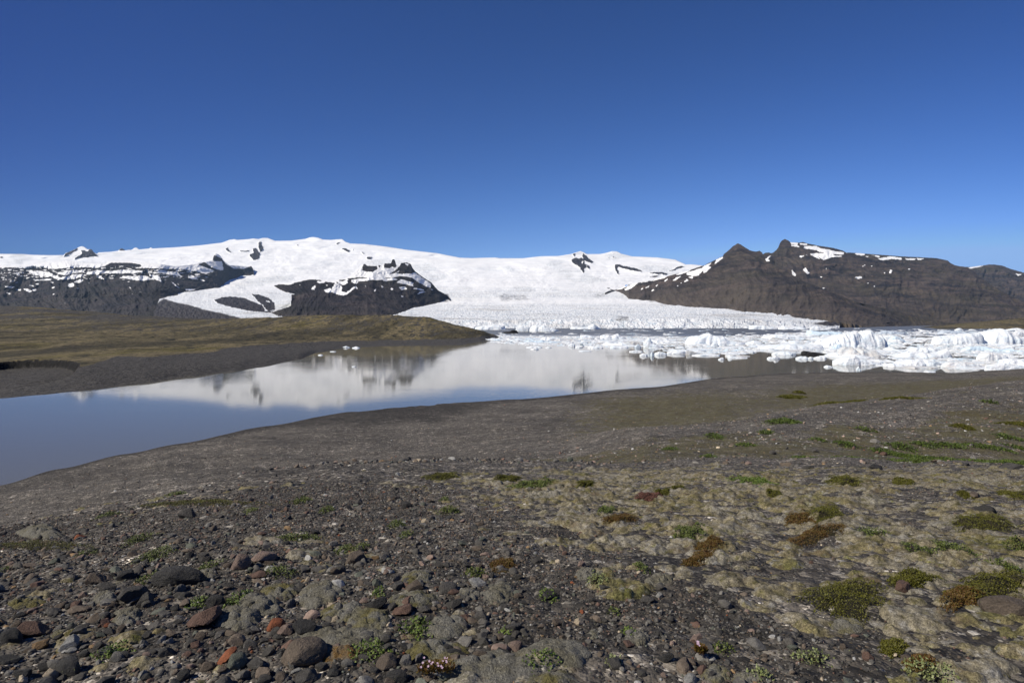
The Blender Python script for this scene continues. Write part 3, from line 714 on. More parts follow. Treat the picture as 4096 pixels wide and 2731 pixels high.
exec_build_near = True
def mat_ground():
    t = NT("dark_gravel")
    p = t.pos()
    warp = t.noise(p, 3.0, 2)
    c1 = t.vor(p, 55.0); c2 = t.vor(p, 17.0); c3 = t.vor(p, 6.5)
    g1 = t.new('ShaderNodeSeparateColor'); t.lk(c1, g1.inputs[0])
    g2 = t.new('ShaderNodeSeparateColor'); t.lk(c2, g2.inputs[0])
    g3 = t.new('ShaderNodeSeparateColor'); t.lk(c3, g3.inputs[0])
    stops = [(0.0, (.026, .023, .020)), (.45, (.056, .050, .043)), (.75, (.092, .080, .066)), (.93, (.17, .15, .125)), (1, (.38, .35, .30))]
    a = t.ramp(g1.outputs[0], stops); b = t.ramp(g2.outputs[0], stops)
    c = t.ramp(g3.outputs[0], [(0.0, (.026, .024, .021)), (.6, (.048, .043, .037)), (.92, (.09, .078, .066)), (1, (.20, .18, .155))])
    m = t.mix(t.ramp(g2.outputs[1], [(.5, 0), (.52, 1)]), a, b)
    m = t.mix(t.ramp(g3.outputs[1], [(.86, 0), (.88, .6)]), m, c)
    big = t.noise(p, .12, 4, .6)
    m = t.mix(1.0, m, t.ramp(big, [(.3, .85), (.7, 1.45)]), 'MULTIPLY')
    strk = t.noise(t.pos((.09, .35, .3)), 1.0, 5, .65)
    m = t.mix(.9, m, t.ramp(strk, [(.3, .68), (.5, 1.0), (.7, 1.35)]), 'MULTIPLY')
    m = t.mix(t.ramp(t.noise(p, 1.9, 3, .8), [(.60, 0), (.70, .55)]), m, (.16, .145, .125))
    g4 = t.new('ShaderNodeSeparateColor'); t.lk(t.vor(p, 2.3), g4.inputs[0])
    m = t.mix(.8, m, t.ramp(g4.outputs[0], [(0, .6), (.7, 1.0), (.9, 1.3), (1, 2.3)]), 'MULTIPLY')
    m = t.mix(.8, m, t.ramp(t.noise(p, 5.0, 5, .9), [(.36, .45), (.5, 1.0), (.64, 1.7)]), 'MULTIPLY')
    vg = t.attr('veg')
    n2 = t.noise(p, .9, 6, .72); n3 = t.noise(p, 7.0, 4, .7)
    moss = t.ramp(n2, [(.36, (.060, .048, .020)), (.5, (.095, .080, .034)), (.62, (.12, .112, .06)), (.72, (.052, .070, .012))])
    moss = t.mix(t.ramp(n3, [(.3, .8), (.55, 0)]), moss, (.03, .028, .018))
    e = t.math('ADD', vg, t.math('MULTIPLY', t.math('SUBTRACT', t.noise(t.pos((.8, .55, .8)), 1.0, 7, .82), .5), 2.8))
    m = t.mix(t.ramp(e, [(.5, 0), (.70, .85)]), m, moss)
    sz = t.new('ShaderNodeSeparateXYZ'); t.lk(p, sz.inputs[0])
    wz = t.math('SUBTRACT', sz.outputs[2], t.math('MULTIPLY', t.noise(p, .5, 3), .25))
    wet = t.new('ShaderNodeMapRange'); t.lk(wz, wet.inputs[0]); wet.inputs[1].default_value = WL - .05; wet.inputs[2].default_value = WL + .10; wet.inputs[3].default_value = .45; wet.inputs[4].default_value = 1.0
    m = t.mix(1.0, m, wet.outputs[0], 'MULTIPLY')
    h = t.math('ADD', t.vor(p, 17.0, 'Distance'), t.math('MULTIPLY', t.vor(p, 55.0, 'Distance'), .35))
    h = t.math('ADD', h, t.math('MULTIPLY', t.vor(p, 4.5, 'Distance'), 2.2))
    bp = t.bump(h, .8, -.03)
    return t.done(m, .92, bp)
M_GROUND = mat_ground()

def build_ground():
    px = np.concatenate([np.arange(-700, -40, 5.0), np.arange(-40, 1064, 1.35), np.arange(1064, 1750, 5.0)])
    D1 = np.exp(np.arange(math.log(.6), math.log(262), .0072))
    P, D = np.meshgrid(px, D1)
    X = (P - CX) / F * D
    z = near_height(X, D)
    y = YH - z / D * F
    ed = EDGE_D(P)
    rel = D / ed
    veg = np.zeros_like(P)
    right = sstep(430, 560, P)
    # moss strip on the far side of the mound and the green trough
    veg += .74 * right * sstep(1.0, 1.3, rel) * (1 - sstep(2.0, 2.7, rel))
    veg += .45 * sstep(740, 820, P) * sstep(74, 90, D) * (1 - sstep(115, 150, D))
    veg += .50 * sstep(480, 600, P) * sstep(840, 680, P) * sstep(44, 66, D) * (1 - sstep(105, 135, D)) 
    veg += .34 * sstep(560, 650, P) * sstep(36, 60, D)
    veg += .22 * (rel < 1.05) * sstep(.25, .6, rel)
    v = np.stack([X, D, z], -1)
    put('ground', mesh_np('ground', v.reshape(-1, 3), grid_faces(*P.shape), M_GROUND, True, {'veg': np.clip(veg, 0, 1).ravel()}), kind='structure')
build_ground()

# ------------------------------------------------------------------ water
def mat_water():
    t = NT("silty_lagoon_water")
    p = t.pos()
    t.b.inputs['IOR'].default_value = 1.33
    t.b.inputs['Specular IOR Level'].default_value = .5
    n1 = t.noise(t.pos((.45, 1.5, 1)), 1.0, 3, .5)
    n2 = t.noise(t.pos((2.2, 5.5, 1)), 1.0, 2, .5)
    patch = t.ramp(t.noise(t.pos((.012, .03, 1)), 1.0, 3), [(.46, .04), (.60, 1)])
    h = t.math('ADD', t.math('MULTIPLY', t.math('MULTIPLY', n1, patch), .055), t.math('MULTIPLY', t.math('MULTIPLY', n2, patch), .008))
    h = t.math('ADD', h, t.math('MULTIPLY', n1, .024))
    sx = t.new('ShaderNodeSeparateXYZ'); t.lk(p, sx.inputs[0])
    wind = t.new('ShaderNodeMapRange'); t.lk(sx.outputs[1], wind.inputs[0]); wind.inputs[1].default_value = 560; wind.inputs[2].default_value = 760
    wind.interpolation_type = 'SMOOTHSTEP'
    h = t.math('ADD', h, t.math('MULTIPLY', t.math('MULTIPLY', t.noise(t.pos((.5, .8, 1)), 1.0, 4, .6), wind.outputs[0]), 1.6))
    bp = t.bump(h, .35, .3)
    rg = t.math('ADD', t.math('MULTIPLY', wind.outputs[0], .30), .045)
    return t.done((.128, .122, .092), rg, bp)
M_WATER = mat_water()
def build_water():
    s = 3300
    v = np.array([(-4500, 20, WL), (4500, 20, WL), (4500, s, WL), (-4500, s, WL)], float)
    put('water', mesh_np('water', v, np.array([[0, 1, 2, 3]]), M_WATER, False), kind='structure')
build_water()

#@@PART2@@
# ------------------------------------------------------------------ foreground cover map
class Cover(Raster):
    S = 1.0; X0 = -60.0; Y0 = 440.0; W = 1160; H = 270
    def __init__(s): s.a = np.zeros((s.H, s.W), np.float32)
MOSS = Cover()
MOSS.fill([(440, 478), (540, 470), (640, 466), (760, 470), (1100, 466), (1100, 710), (960, 690), (900, 668), (860, 636), (800, 630), (768, 624), (740, 605), (716, 590), (711, 578), (678, 564), (625, 556), (598, 545), (560, 528), (540, 515), (510, 500), (460, 488)], .80)
MOSS.fill([(420, 482), (462, 486), (515, 498), (545, 515), (600, 545), (680, 564), (720, 590), (700, 612), (600, 600), (520, 560), (430, 520)], .42)
MOSS.fill([(-60, 560), (140, 545), (420, 530), (500, 600), (420, 712), (-60, 712)], .22)
for p, val in [([(788, 476), (826, 478), (824, 490), (794, 488)], .2), ([(878, 490), (935, 494), (940, 506), (890, 504)], .25), ([(900, 512), (930, 512), (925, 518), (902, 517)], .3), ([(798, 568), (848, 570), (846, 583), (802, 582)], .2),
               ([(766, 524), (810, 528), (820, 545), (770, 540)], .4), ([(640, 545), (700, 556), (706, 574), (640, 566)], .5), ([(870, 640), (930, 650), (960, 690), (900, 690)], .35), ([(575, 566), (600, 562), (655, 572), (652, 590), (590, 584)], .6),
               ([(700, 575), (790, 590), (830, 620), (770, 622)], .75), ([(420, 700), (430, 668), (512, 650), (560, 648), (590, 665), (592, 700)], .55), ([(270, 478), (430, 470), (470, 484), (400, 492)], .3),
               ([(620, 595), (700, 600), (720, 640), (640, 650)], .12), ([(0, 505), (120, 500), (240, 482), (330, 478), (230, 505), (60, 530)], .22)]:
    MOSS.fill(p, val)
MOSS.blur(70)
ROCKY = Cover()
ROCKY.fill([(-60, 528), (60, 515), (125, 502), (268, 478), (400, 476), (470, 492), (530, 520), (590, 550), (670, 572), (740, 612), (860, 645), (1100, 700), (1100, 712), (-60, 712)], .75)
ROCKY.fill([(-60, 560), (100, 545), (270, 532), (400, 538), (500, 575), (520, 640), (440, 712), (-60, 712)], 1.0)
ROCKY.blur(60)

def row_of(X, D, z): return YH - z / D * F

def mat_moss():
    t = NT("woolly_fringe_moss")
    p = t.pos()
    n = t.noise(p, 1.3, 5, .6); n2 = t.noise(p, 9.0, 5, .7); f = t.noise(p, 130.0, 3, .8); f2 = t.noise(p, 38.0, 4, .7)
    c = t.ramp(n, [(.36, (.200, .182, .142)), (.47, (.178, .154, .105)), (.56, (.165, .138, .074)), (.66, (.112, .104, .038))])
    c = t.mix(t.ramp(n2, [(.36, .8), (.48, 0)]), c, (.215, .205, .185))
    c = t.mix(t.ramp(n2, [(.52, 0), (.64, .9)]), c, (.078, .070, .026))
    c = t.mix(t.ramp(t.noise(p, 5.3, 4, .7), [(.60, 0), (.68, .8)]), c, (.13, .125, .025))
    c = t.mix(.9, c, t.ramp(f, [(.34, .3), (.5, .95), (.66, 1.7)]), 'MULTIPLY')
    c = t.mix(.9, c, t.ramp(f2, [(.36, .45), (.5, 1.0), (.64, 1.5)]), 'MULTIPLY')
    c = t.mix(t.ramp(t.noise(p, 3.2, 5, .75), [(.56, 0), (.66, .7)]), c, (.085, .06, .035))
    h = t.math('ADD', f, t.math('MULTIPLY', f2, 2.0))
    return t.done(c, 1.0, t.bump(h, .6, .008))
M_MOSS = mat_moss()

def moss_h(X, D):
    P = CX + F * X / D
    y = row_of(X, D, near_height(X, D))
    m = MOSS.get(P, np.clip(y, 441, 706)) * sstep(1.35, .8, D / EDGE_D(P) + .25 * fbm(X / 2.5, D / 4, 3, 86))
    n = .6 * fbm(X / 1.3, D / 1.3, 4, 81) + .4 * fbm(X / .3, D / .3, 3, 82)
    m = np.clip(m * 1.12 + n * 1.25 * np.clip(1.45 - m, 0, 1) - .14, 0, 1) * sstep(.02, .10, m)
    wx = .05 * fbm(X / .12, D / .12, 3, 83); wy = .05 * fbm(X / .12, D / .12, 3, 84)
    d0 = domes_p((X + wx) / .80, (D + wy) / .60, m * .55, 88)
    d1 = domes_p((X + wx) / .27, (D + wy) / .23, m * .88, 90)
    d2 = domes_p((X + wx) / .15, (D + wy) / .13, m * .95, 95)
    d3 = domes_p((X + wx) / .085, (D + wy) / .08, m * 1.0, 97)
    c = .026 * d0 + .032 * d1 + .030 * d2 + .022 * d3
    return c - .016 - .006 * (1 - m) + .004 * vnoise(X / .02, D / .02, 3) * (D < 7)
def surf(X, D):
    return near_height(X, D) + np.maximum(moss_h(X, D), 0)

def build_moss():
    px = np.concatenate([np.arange(-380, -40, 3.0), np.arange(-40, 1070, 1.1), np.arange(1070, 1500, 3.0)])
    D1 = np.exp(np.arange(math.log(1.5), math.log(26), .0048))
    P, D = np.meshgrid(px, D1)
    X = (P - CX) / F * D
    z = near_height(X, D)
    y = row_of(X, D, z)
    h = moss_h(X, D)
    v = np.stack([X, D, z + h], -1)
    k = h > -.006
    kf = k[:-1, :-1] | k[1:, 1:] | k[1:, :-1] | k[:-1, 1:]
    v_, f_, _ = compact(v.reshape(-1, 3), grid_faces(*P.shape, kf), {})
    put('moss', mesh_np('moss', v_, f_, M_MOSS, True), kind='stuff', label='grey green woolly moss carpet of low cushions over the gravel', cat='moss')
build_moss()

# ------------------------------------------------------------------ stones
def icosphere(sub):
    t = (1 + 5 ** .5) / 2
    v = [(-1, t, 0), (1, t, 0), (-1, -t, 0), (1, -t, 0), (0, -1, t), (0, 1, t), (0, -1, -t), (0, 1, -t), (t, 0, -1), (t, 0, 1), (-t, 0, -1), (-t, 0, 1)]
    f = [(0, 11, 5), (0, 5, 1), (0, 1, 7), (0, 7, 10), (0, 10, 11), (1, 5, 9), (5, 11, 4), (11, 10, 2), (10, 7, 6), (7, 1, 8), (3, 9, 4), (3, 4, 2), (3, 2, 6), (3, 6, 8), (3, 8, 9), (4, 9, 5), (2, 4, 11), (6, 2, 10), (8, 6, 7), (9, 8, 1)]
    v = [np.array(a) / np.linalg.norm(a) for a in v]
    for _ in range(sub):
        c = {}; nf = []
        def mid(a, b):
            k = (min(a, b), max(a, b))
            if k not in c:
                m = v[a] + v[b]; v.append(m / np.linalg.norm(m)); c[k] = len(v) - 1
            return c[k]
        for a, b, d in f:
            x, y, z = mid(a, b), mid(b, d), mid(d, a)
            nf += [(a, x, z), (b, y, x), (d, z, y), (x, y, z)]
        f = nf
    return np.array(v), np.array(f)
ICO = [icosphere(i) for i in range(5)]

def stone_shape(seed, sub, ang=.5):
    r = np.random.default_rng(seed)
    v, f = ICO[sub]
    n = int(5 + 5 * r.random())
    N = r.normal(size=(n, 3)); N /= np.linalg.norm(N, axis=1)[:, None]
    N = np.vstack([N, -N[:4] + .3 * r.normal(size=(4, 3))]); N /= np.linalg.norm(N, axis=1)[:, None]
    d = .50 + .48 * r.random(len(N))
    dot = v @ N.T
    rad = np.where(dot > .05, d / np.maximum(dot, .05), 9)
    k = 26 + 90 * ang
    soft = (np.sum(np.minimum(rad, 3.0) ** -k, 1) + (1.02 + .25 * ang) ** -k) ** (-1 / k)
    soft = soft * (1 + .05 * fbm(v[:, 0] * 2 + seed, v[:, 1] * 2 + v[:, 2] * 1.7, 3, seed))
    if sub >= 3: soft = soft * (1 + .02 * fbm(v[:, 0] * 7 + seed, v[:, 1] * 7 + v[:, 2] * 6, 3, seed + 3))
    return v * soft[:, None], f

def mat_stone(use_attr):
    t = NT("weathered_stone" if not use_attr else "pebbles")
    if use_attr:
        base = t.attr('col', True); rnd = None
        vec = t.pos()
        sc = 1.0
    else:
        oi = t.new('ShaderNodeObjectInfo'); base = oi.outputs['Color']
        tc = t.new('ShaderNodeTexCoord')
        ad = t.new('ShaderNodeVectorMath', operation='ADD'); t.lk(tc.outputs['Object'], ad.inputs[0])
        cm = t.new('ShaderNodeVectorMath', operation='SCALE'); t.lk(oi.outputs['Location'], cm.inputs[0]); cm.inputs['Scale'].default_value = 3.7
        t.lk(cm.outputs[0], ad.inputs[1]); vec = ad.outputs[0]
    s = 30.0 if use_attr else 1.6
    n = t.noise(vec, s, 5, .65); n2 = t.noise(vec, s * 5, 4, .7)
    c = t.mix(.8, base, t.ramp(n, [(.3, .6), (.5, 1.0), (.7, 1.35)]), 'MULTIPLY')
    c = t.mix(.7, c, t.ramp(n2, [(.3, .55), (.5, 1.0), (.72, 1.7)]), 'MULTIPLY')
    l1 = t.noise(vec, s * .75, 4, .75)
    l2 = t.noise(t.pos((1, 1, 1)) if use_attr else vec, s * 1.2, 4, .75)
    c = t.mix(t.ramp(l1, [(.73, 0), (.75, .75)]), c, (.16, .055, .020))
    c = t.mix(t.ramp(l2, [(.665, 0), (.69, .8)]), c, (.17, .18, .075))
    return t.done(c, .85, t.bump(t.math('ADD', n2, n), .6, .006 if use_attr else .06))
M_STONE = mat_stone(False); M_PEB = mat_stone(True)
STONE = [mesh_np('stone', *stone_shape(100 + i, 3, (i % 5) / 4.0), M_STONE, False) for i in range(16)]
ROUND = [0, 5, 10]; ANG = [4, 9, 14, 3]

PAL = {'dark grey': (.066, .061, .054), 'charcoal': (.040, .038, .035), 'brown': (.098, .077, .058), 'red brown': (.102, .063, .047), 'grey': (.128, .120, .106), 'rust orange': (.17, .058, .026), 'pink': (.18, .130, .105),
       'pale grey': (.24, .235, .22), 'cream': (.34, .28, .20), 'ochre': (.19, .125, .065), 'green grey': (.090, .095, .075)}
PN = list(PAL); PW = np.array([.33, .15, .20, .05, .16, .004, .035, .025, .010, .014, .04]); PW = PW / PW.sum()
EULER = lambda r: (r.uniform(-.3, .3), r.uniform(-.3, .3), r.uniform(0, 6.28))
taken = []
def stone(px0, px1, py0, py1, colour, label, proto=None, group='stones on the moraine', tilt=None, name='stone'):
    """a stone that spans these picture columns and rows, set on the ground under it"""
    px = (px0 + px1) / 2; w = px1 - px0; h = py1 - py0
    X, D, z = ground_at(px, min(py1 - h * .12, 690))
    rx = w * D / F / 2
    slope = (py1 - YH) / F
    rz = max(min(h * D / F * .56, rx * .9), rx * .38)
    ry = max(rx * (.7 + .3 * random.random()), rz * .8)
    D = D + ry * .55
    X = (px - CX) / F * D
    z = float(surf(np.array([X]), np.array([D]))[0])
    o = put(name, STONE[proto if proto is not None else random.randrange(16)], label=label, cat='stone', group=group)
    o.location = (X, D, z + rz * .38)
    o.scale = (rx * 1.02, ry * 1.02, rz * 1.0)
    o.rotation_euler = (random.uniform(-.12, .12), tilt if tilt is not None else random.uniform(-.12, .12), random.choice((0, math.pi)) + random.uniform(-.25, .25))
    c = np.array(PAL[colour]) * random.uniform(.85, 1.18); o.color = (*c, 1)
    taken.append((X, D, max(rx, ry)))
    return o

NAMED = [
 (119, 151, 585, 606, 'dark grey', 'big dark grey angular rock with cracks, the largest in the lower left rock field', 4), (136, 156, 592, 609, 'dark grey', 'dark grey blunt rock leaning on the right side of the big cracked angular rock', 9),
 (154, 202, 568, 589, 'charcoal', 'long rounded charcoal rock lying behind the big cracked angular rock', 5), (229, 250, 554, 571, 'pink', 'rounded pink boulder with a pitted face beside a smaller brown stone', 10),
 (249, 276, 551, 563, 'pink', 'smooth pinkish grey boulder just right of the pitted pink one', 0), (188, 217, 605, 631, 'red brown', 'large reddish brown slab stone with an orange lichen patch beside green sprigs', 14),
 (207, 225, 590, 609, 'charcoal', 'dark rounded stone speckled with white, between two bright green tufts', 5), (60, 81, 638, 653, 'pale grey', 'pale grey granite block with flat top, lower left', 9),
 (56, 81, 655, 679, 'charcoal', 'smooth black egg-shaped cobble beside the cream stone at lower left', 5), (42, 58, 666, 683, 'cream', 'cream and orange stone against the left side of the black egg-shaped cobble', 0),
 (35, 50, 637, 650, 'ochre', 'orange brown stone left of the pale granite block', 3), (224, 246, 656, 672, 'green grey', 'rounded stone with a lime green lichen map and a rust patch', 10),
 (22, 46, 621, 639, 'red brown', 'reddish brown block shaped stone near the left picture edge', 14), (0, 21, 627, 647, 'charcoal', 'black rounded stone cut by the left picture edge', 5),
 (82, 106, 572, 585, 'brown', 'brown stone with one dark shaded face, upper left of the rock field', 9), (99, 114, 580, 594, 'dark grey', 'squat dark grey stone just upper left of the big cracked rock', 3),
 (115, 134, 570, 581, 'charcoal', 'charcoal wedge shaped stone above the squat dark grey stone', 4), (179, 199, 507, 519, 'dark grey', 'dark grey hump shaped rock below the left dark crowberry strip', 10),
 (344, 367, 550, 566, 'brown', 'dark brown pyramid shaped rock in the middle of the rock field', 4), (264, 285, 619, 633, 'rust orange', 'bright rust orange stone, the reddest of the near rocks', 10),
 (278, 295, 626, 636, 'pink', 'round pale pink cobble touching the rust orange stone', 0), (293, 314, 619, 639, 'charcoal', 'dark cobble with lime lichen dots right of the pale pink cobble', 3),
 (276, 326, 643, 668, 'brown', 'large flat purple brown slab beside the orange moss patch at the bottom', 10), (296, 320, 670, 684, 'dark grey', 'dark grey oval stone with green lichen at the bottom edge', 0),
 (386, 408, 672, 685, 'charcoal', 'dark smooth cobble cut by the bottom picture edge below the brown cobble', 5), (365, 386, 598, 612, 'charcoal', 'black mottled rock beside the yellow green moss cushion', 3),
 (392, 407, 578, 591, 'dark grey', 'upright dark stone with a sharp right edge above the moss cushion', 4), (406, 426, 583, 594, 'brown', 'grey brown rock with an orange spot right of the upright dark stone', 9),
 (421, 430, 518, 523, 'cream', 'small white rounded pebble standing out on the dark gravel', 0), (399, 408, 521, 525.5, 'pale grey', 'flat pale grey pebble just left of the white rounded pebble', 9),
 (402, 412, 502, 509, 'charcoal', 'round dark cobble alone on fine gravel above the white pebble', 5), (355, 363, 499, 505, 'dark grey', 'small round dark cobble alone on fine gravel, left of a larger one', 0),
 (434, 457, 585, 593, 'dark grey', 'long dark grey stone with pale specks lying beside the granite lump', 10), (469, 485, 578, 587, 'pale grey', 'speckled white granite lump behind the right moss cushions', 3),
 (376, 399, 658, 671, 'brown', 'brown blunt cobble right of the leafy green sprigs near the bottom', 0), (398, 412, 654, 667, 'grey', 'light grey stone with a sharp split face next to the brown blunt cobble', 4),
 (441, 454, 646, 655, 'charcoal', 'black cobble sitting on the big moss cushion at the bottom', 5), (304, 311, 574, 582, 'cream', 'small cream coloured upright stone among dark cobbles', 10),
 (435, 444, 554, 569, 'dark grey', 'narrow upright dark stone at the right end of the rock field', 3), (393, 411, 605, 616, 'red brown', 'warm brown angular stone below the yellow green moss cushion', 14),
 (577, 586, 558, 568, 'pink', 'salmon pink pointed stone on dark gravel, centre right', 4), (548, 558, 640, 649, 'ochre', 'orange tan rounded stone behind the bottom centre moss', 10),
 (573, 584, 616, 626, 'cream', 'cream coloured square stone with brown edges', 9), (553, 564, 617, 627, 'brown', 'dark brown square stone left of the cream square one', 14),
 (510, 521, 624, 635, 'charcoal', 'dark pointed stone beside the right end of the moss, mid bottom', 4), (532, 545, 557, 564, 'dark grey', 'flat dark plate shaped stone tilted on gravel', 9),
 (687, 698, 617, 626, 'charcoal', 'oval charcoal cobble on the gravel strip right of centre', 5), (666, 675, 615, 623, 'dark grey', 'smaller dark cobble left of the oval charcoal cobble', 0),
 (689, 702, 633, 643, 'pink', 'pink and orange mottled stone in the gravel right of centre', 3), (707, 717, 671, 680, 'dark grey', 'dark angular stone by the moss at the bottom right of centre', 4),
 (683, 697, 674, 684, 'pale grey', 'pale grey stone at the bottom edge by the dark angular stone', 10), (656, 664, 592, 598, 'pale grey', 'small whitish flat stone right of centre', 9), (701, 707, 477, 481.5, 'cream', 'cream pebble far back on the moss next to the bright green mat', 0),
 (984, 1032, 600, 620, 'brown', 'large smooth dark brown boulder at the right picture edge', 5), (894, 912, 582, 595, 'red brown', 'reddish purple rock between the two dark crowberry mats', 4), (976, 995, 505, 514, 'charcoal', 'dark greenish rock half sunk in moss at the right', 10),
 (968, 981, 492, 499, 'brown', 'brown conical rock in pale moss at the upper right', 4), (862, 874, 653, 662, 'red brown', 'dark red oval cobble in gravel at the lower right', 0),
 (870, 883, 463, 470, 'charcoal', 'dark boulder on the near edge of the green hollow', 3), (802, 814, 464, 469, 'dark grey', 'low blue grey boulder on the mound edge left of the dark boulder', 5), (870, 881, 438, 443, 'grey', 'grey flat boulder on the slope above the green hollow', 0),
 (880, 887, 451, 455.5, 'red brown', 'small reddish boulder in the green hollow', 10), (875, 881, 446, 450, 'charcoal', 'small black boulder behind the reddish boulder of the hollow', 5), (962, 970, 461.5, 466, 'charcoal', 'sharp dark boulder at the near lip of the hollow, far right', 4),
 (1001, 1024, 464, 470, 'dark grey', 'wide dark boulder at the right edge on the lip of the hollow', 9), (970, 978, 455, 460, 'grey', 'pale grey boulder sitting in the green plants of the hollow', 0), (769, 776, 450, 454.5, 'dark grey', 'round dark boulder left of the green clumps', 5),
 (812, 819, 448, 452, 'dark grey', 'small dark boulder at the right end of a green clump', 10)]
for a in NAMED: stone(*a[:6], proto=a[6])

# the next largest stones, still one object each, then the rest as one heap of gravel
lm = [((a[0] + a[1]) / 2, (a[2] + a[3]) / 2, a[5]) for a in NAMED]
SHORT = {0: 'the big cracked angular rock', 3: 'the pitted pink boulder', 5: 'the large reddish brown slab', 6: 'the white speckled round stone', 7: 'the pale granite block', 8: 'the black egg-shaped cobble', 11: 'the lime lichened stone', 12: 'the block shaped reddish stone',
         14: 'the brown stone with one dark face', 17: 'the hump shaped rock', 18: 'the dark brown pyramid rock', 19: 'the bright rust orange stone', 22: 'the flat purple brown slab', 25: 'the black mottled rock', 28: 'the small white pebble', 34: 'the brown blunt cobble', 32: 'the long stone beside the granite lump',
         38: 'the narrow upright dark stone', 40: 'the salmon pink pointed stone', 42: 'the cream square stone', 46: 'the oval charcoal cobble', 53: 'the large right edge boulder', 58: 'the dark boulder by the hollow', 57: 'the dark red oval cobble'}
def where(px, py, rank=0):
    k = sorted(SHORT, key=lambda i: ((lm[i][0] - px) / 1.0) ** 2 + ((lm[i][1] - py) * 1.6) ** 2)[rank]
    dx = px - lm[k][0]; dy = (py - lm[k][1]) * 1.6; d = math.hypot(dx, dy)
    if abs(dx) > 2 * abs(dy): s = 'right of' if dx > 0 else 'left of'
    elif abs(dy) > 2 * abs(dx): s = 'in front of' if dy > 0 else 'behind'
    else: s = ('in front and ' if dy > 0 else 'behind and ') + ('right of' if dx > 0 else 'left of')
    q = 'just ' if d < 22 else ('' if d < 55 else 'well ')
    return q + s + ' ' + SHORT[k]
rr = random.Random(5)
used_labels = set()
cnt = 0
FORM = {0: 'rounded', 5: 'rounded', 10: 'rounded', 15: 'lumpy', 4: 'sharp edged', 9: 'sharp edged', 14: 'sharp edged', 3: 'angular', 8: 'angular', 13: 'angular', 1: 'blunt', 6: 'blunt', 11: 'blunt', 2: 'squarish', 7: 'squarish', 12: 'squarish'}
tries = 0
while cnt < 228 and tries < 6000:
    tries += 1
    px = rr.uniform(-8, 1030); py = rr.uniform(478, 684)
    R = float(ROCKY.get(np.array([px]), np.array([py]))[0]); Mo = float(MOSS.get(np.array([px]), np.array([min(py, 705)]))[0])
    big = 1.0 if (px < 520 and py > 535) else 0.0
    if rr.random() > (R ** 2) * (.22 + .78 * big) * (1 - .8 * Mo): continue
    X, D, z = ground_at(px, py)
    w = rr.choice((.042, .046, .052, .06, .072)) * rr.uniform(.85, 1.2) * (1 if big else (.9 + D / 20)) * F / D
    if w < 7: continue
    w = min(w, 24)
    if any((X - a) ** 2 + (D - b) ** 2 < (.62 * (r + w * D / F / 2)) ** 2 for a, b, r in taken): continue
    c = rr.choices(PN, PW)[0]; pr = rr.randrange(16)
    size = 'small' if w < 10 else ('medium' if w < 15 else 'large')
    lab = '%s %s %s stone %s' % (size, FORM[pr], c, where(px, py))
    for rank in range(7):
        w_ = where(px, py, rank); done = False
        for lab in ('%s %s %s stone %s' % (size, FORM[pr], c, w_), '%s %s stone %s' % (size, c, w_), '%s %s stone %s' % (FORM[pr], c, w_), '%s stone %s' % (c, w_)):
            if len(lab.split()) <= 16 and lab not in used_labels: done = True; break
        if done: break
    used_labels.add(lab)
    stone(px - w / 2, px + w / 2, py - w * rr.uniform(.5, .75), py, c, lab, proto=pr)
    cnt += 1

def scatter_stones(n, d0, d1, s0, s1, sub, dens, seed, flat=.62, logd=False, wlim=None):
    r = np.random.default_rng(seed)
    u = r.random(n)
    D = np.exp(math.log(d0) + u * (math.log(d1) - math.log(d0))) if logd else np.sqrt(d0 ** 2 + u * (d1 ** 2 - d0 ** 2))
    if d1 < 10: P = r.uniform(-330, 1360, int(n * 1.4)); D = np.sqrt(d0 ** 2 + r.random(len(P)) * (d1 ** 2 - d0 ** 2)); n = len(P)
    else: P = r.uniform(-90, 1114, n)
    X = (P - CX) / F * D
    z = near_height(X, D)
    y = row_of(X, D, z)
    k = r.random(n) < dens(P, y, X, D, z)
    X, D, z, P = X[k], D[k], z[k], P[k]; n = len(X)
    s = s0 * (s1 / s0) ** (r.random(n) ** 2.2)
    ax = s * r.uniform(.8, 1.3, n); ay = s * r.uniform(.7, 1.1, n); az = s * r.uniform(flat - .2, flat + .15, n)
    ang = r.uniform(0, 6.283, n); tl = r.normal(0, .28, n); tr = r.normal(0, .28, n)
    ci = r.choice(len(PN), n, p=PW); c = np.array([PAL[q] for q in PN])[ci] * r.uniform(.7, 1.3, (n, 1)) * (1.7 if d0 >= 30 else (1.25 if logd else 1.0))
    pid = r.integers(0, 10, n)
    VV = []; FF = []; CC = []; off = 0
    for q in range(10):
        m = np.where(pid == q)[0]
        if not len(m): continue
        v, f = stone_shape(300 + q, sub, r.random())
        w = v[None] * np.stack([ax[m], ay[m], az[m]], -1)[:, None, :]
        x, y_, zz = w[..., 0], w[..., 1], w[..., 2]
        a = tl[m][:, None]; x, zz = x * np.cos(a) + zz * np.sin(a), -x * np.sin(a) + zz * np.cos(a)
        a = tr[m][:, None]; y_, zz = y_ * np.cos(a) + zz * np.sin(a), -y_ * np.sin(a) + zz * np.cos(a)
        a = ang[m][:, None]; x, y_ = x * np.cos(a) - y_ * np.sin(a), x * np.sin(a) + y_ * np.cos(a)
        w = np.stack([x + X[m][:, None], y_ + D[m][:, None], zz + (z[m] + az[m] * .30)[:, None]], -1)
        VV.append(w.reshape(-1, 3)); FF.append((f[None] + (np.arange(len(m)) * len(v))[:, None, None] + off).reshape(-1, 3))
        CC.append(np.repeat(c[m], len(v), 0)); off += len(m) * len(v)
    return VV, FF, CC

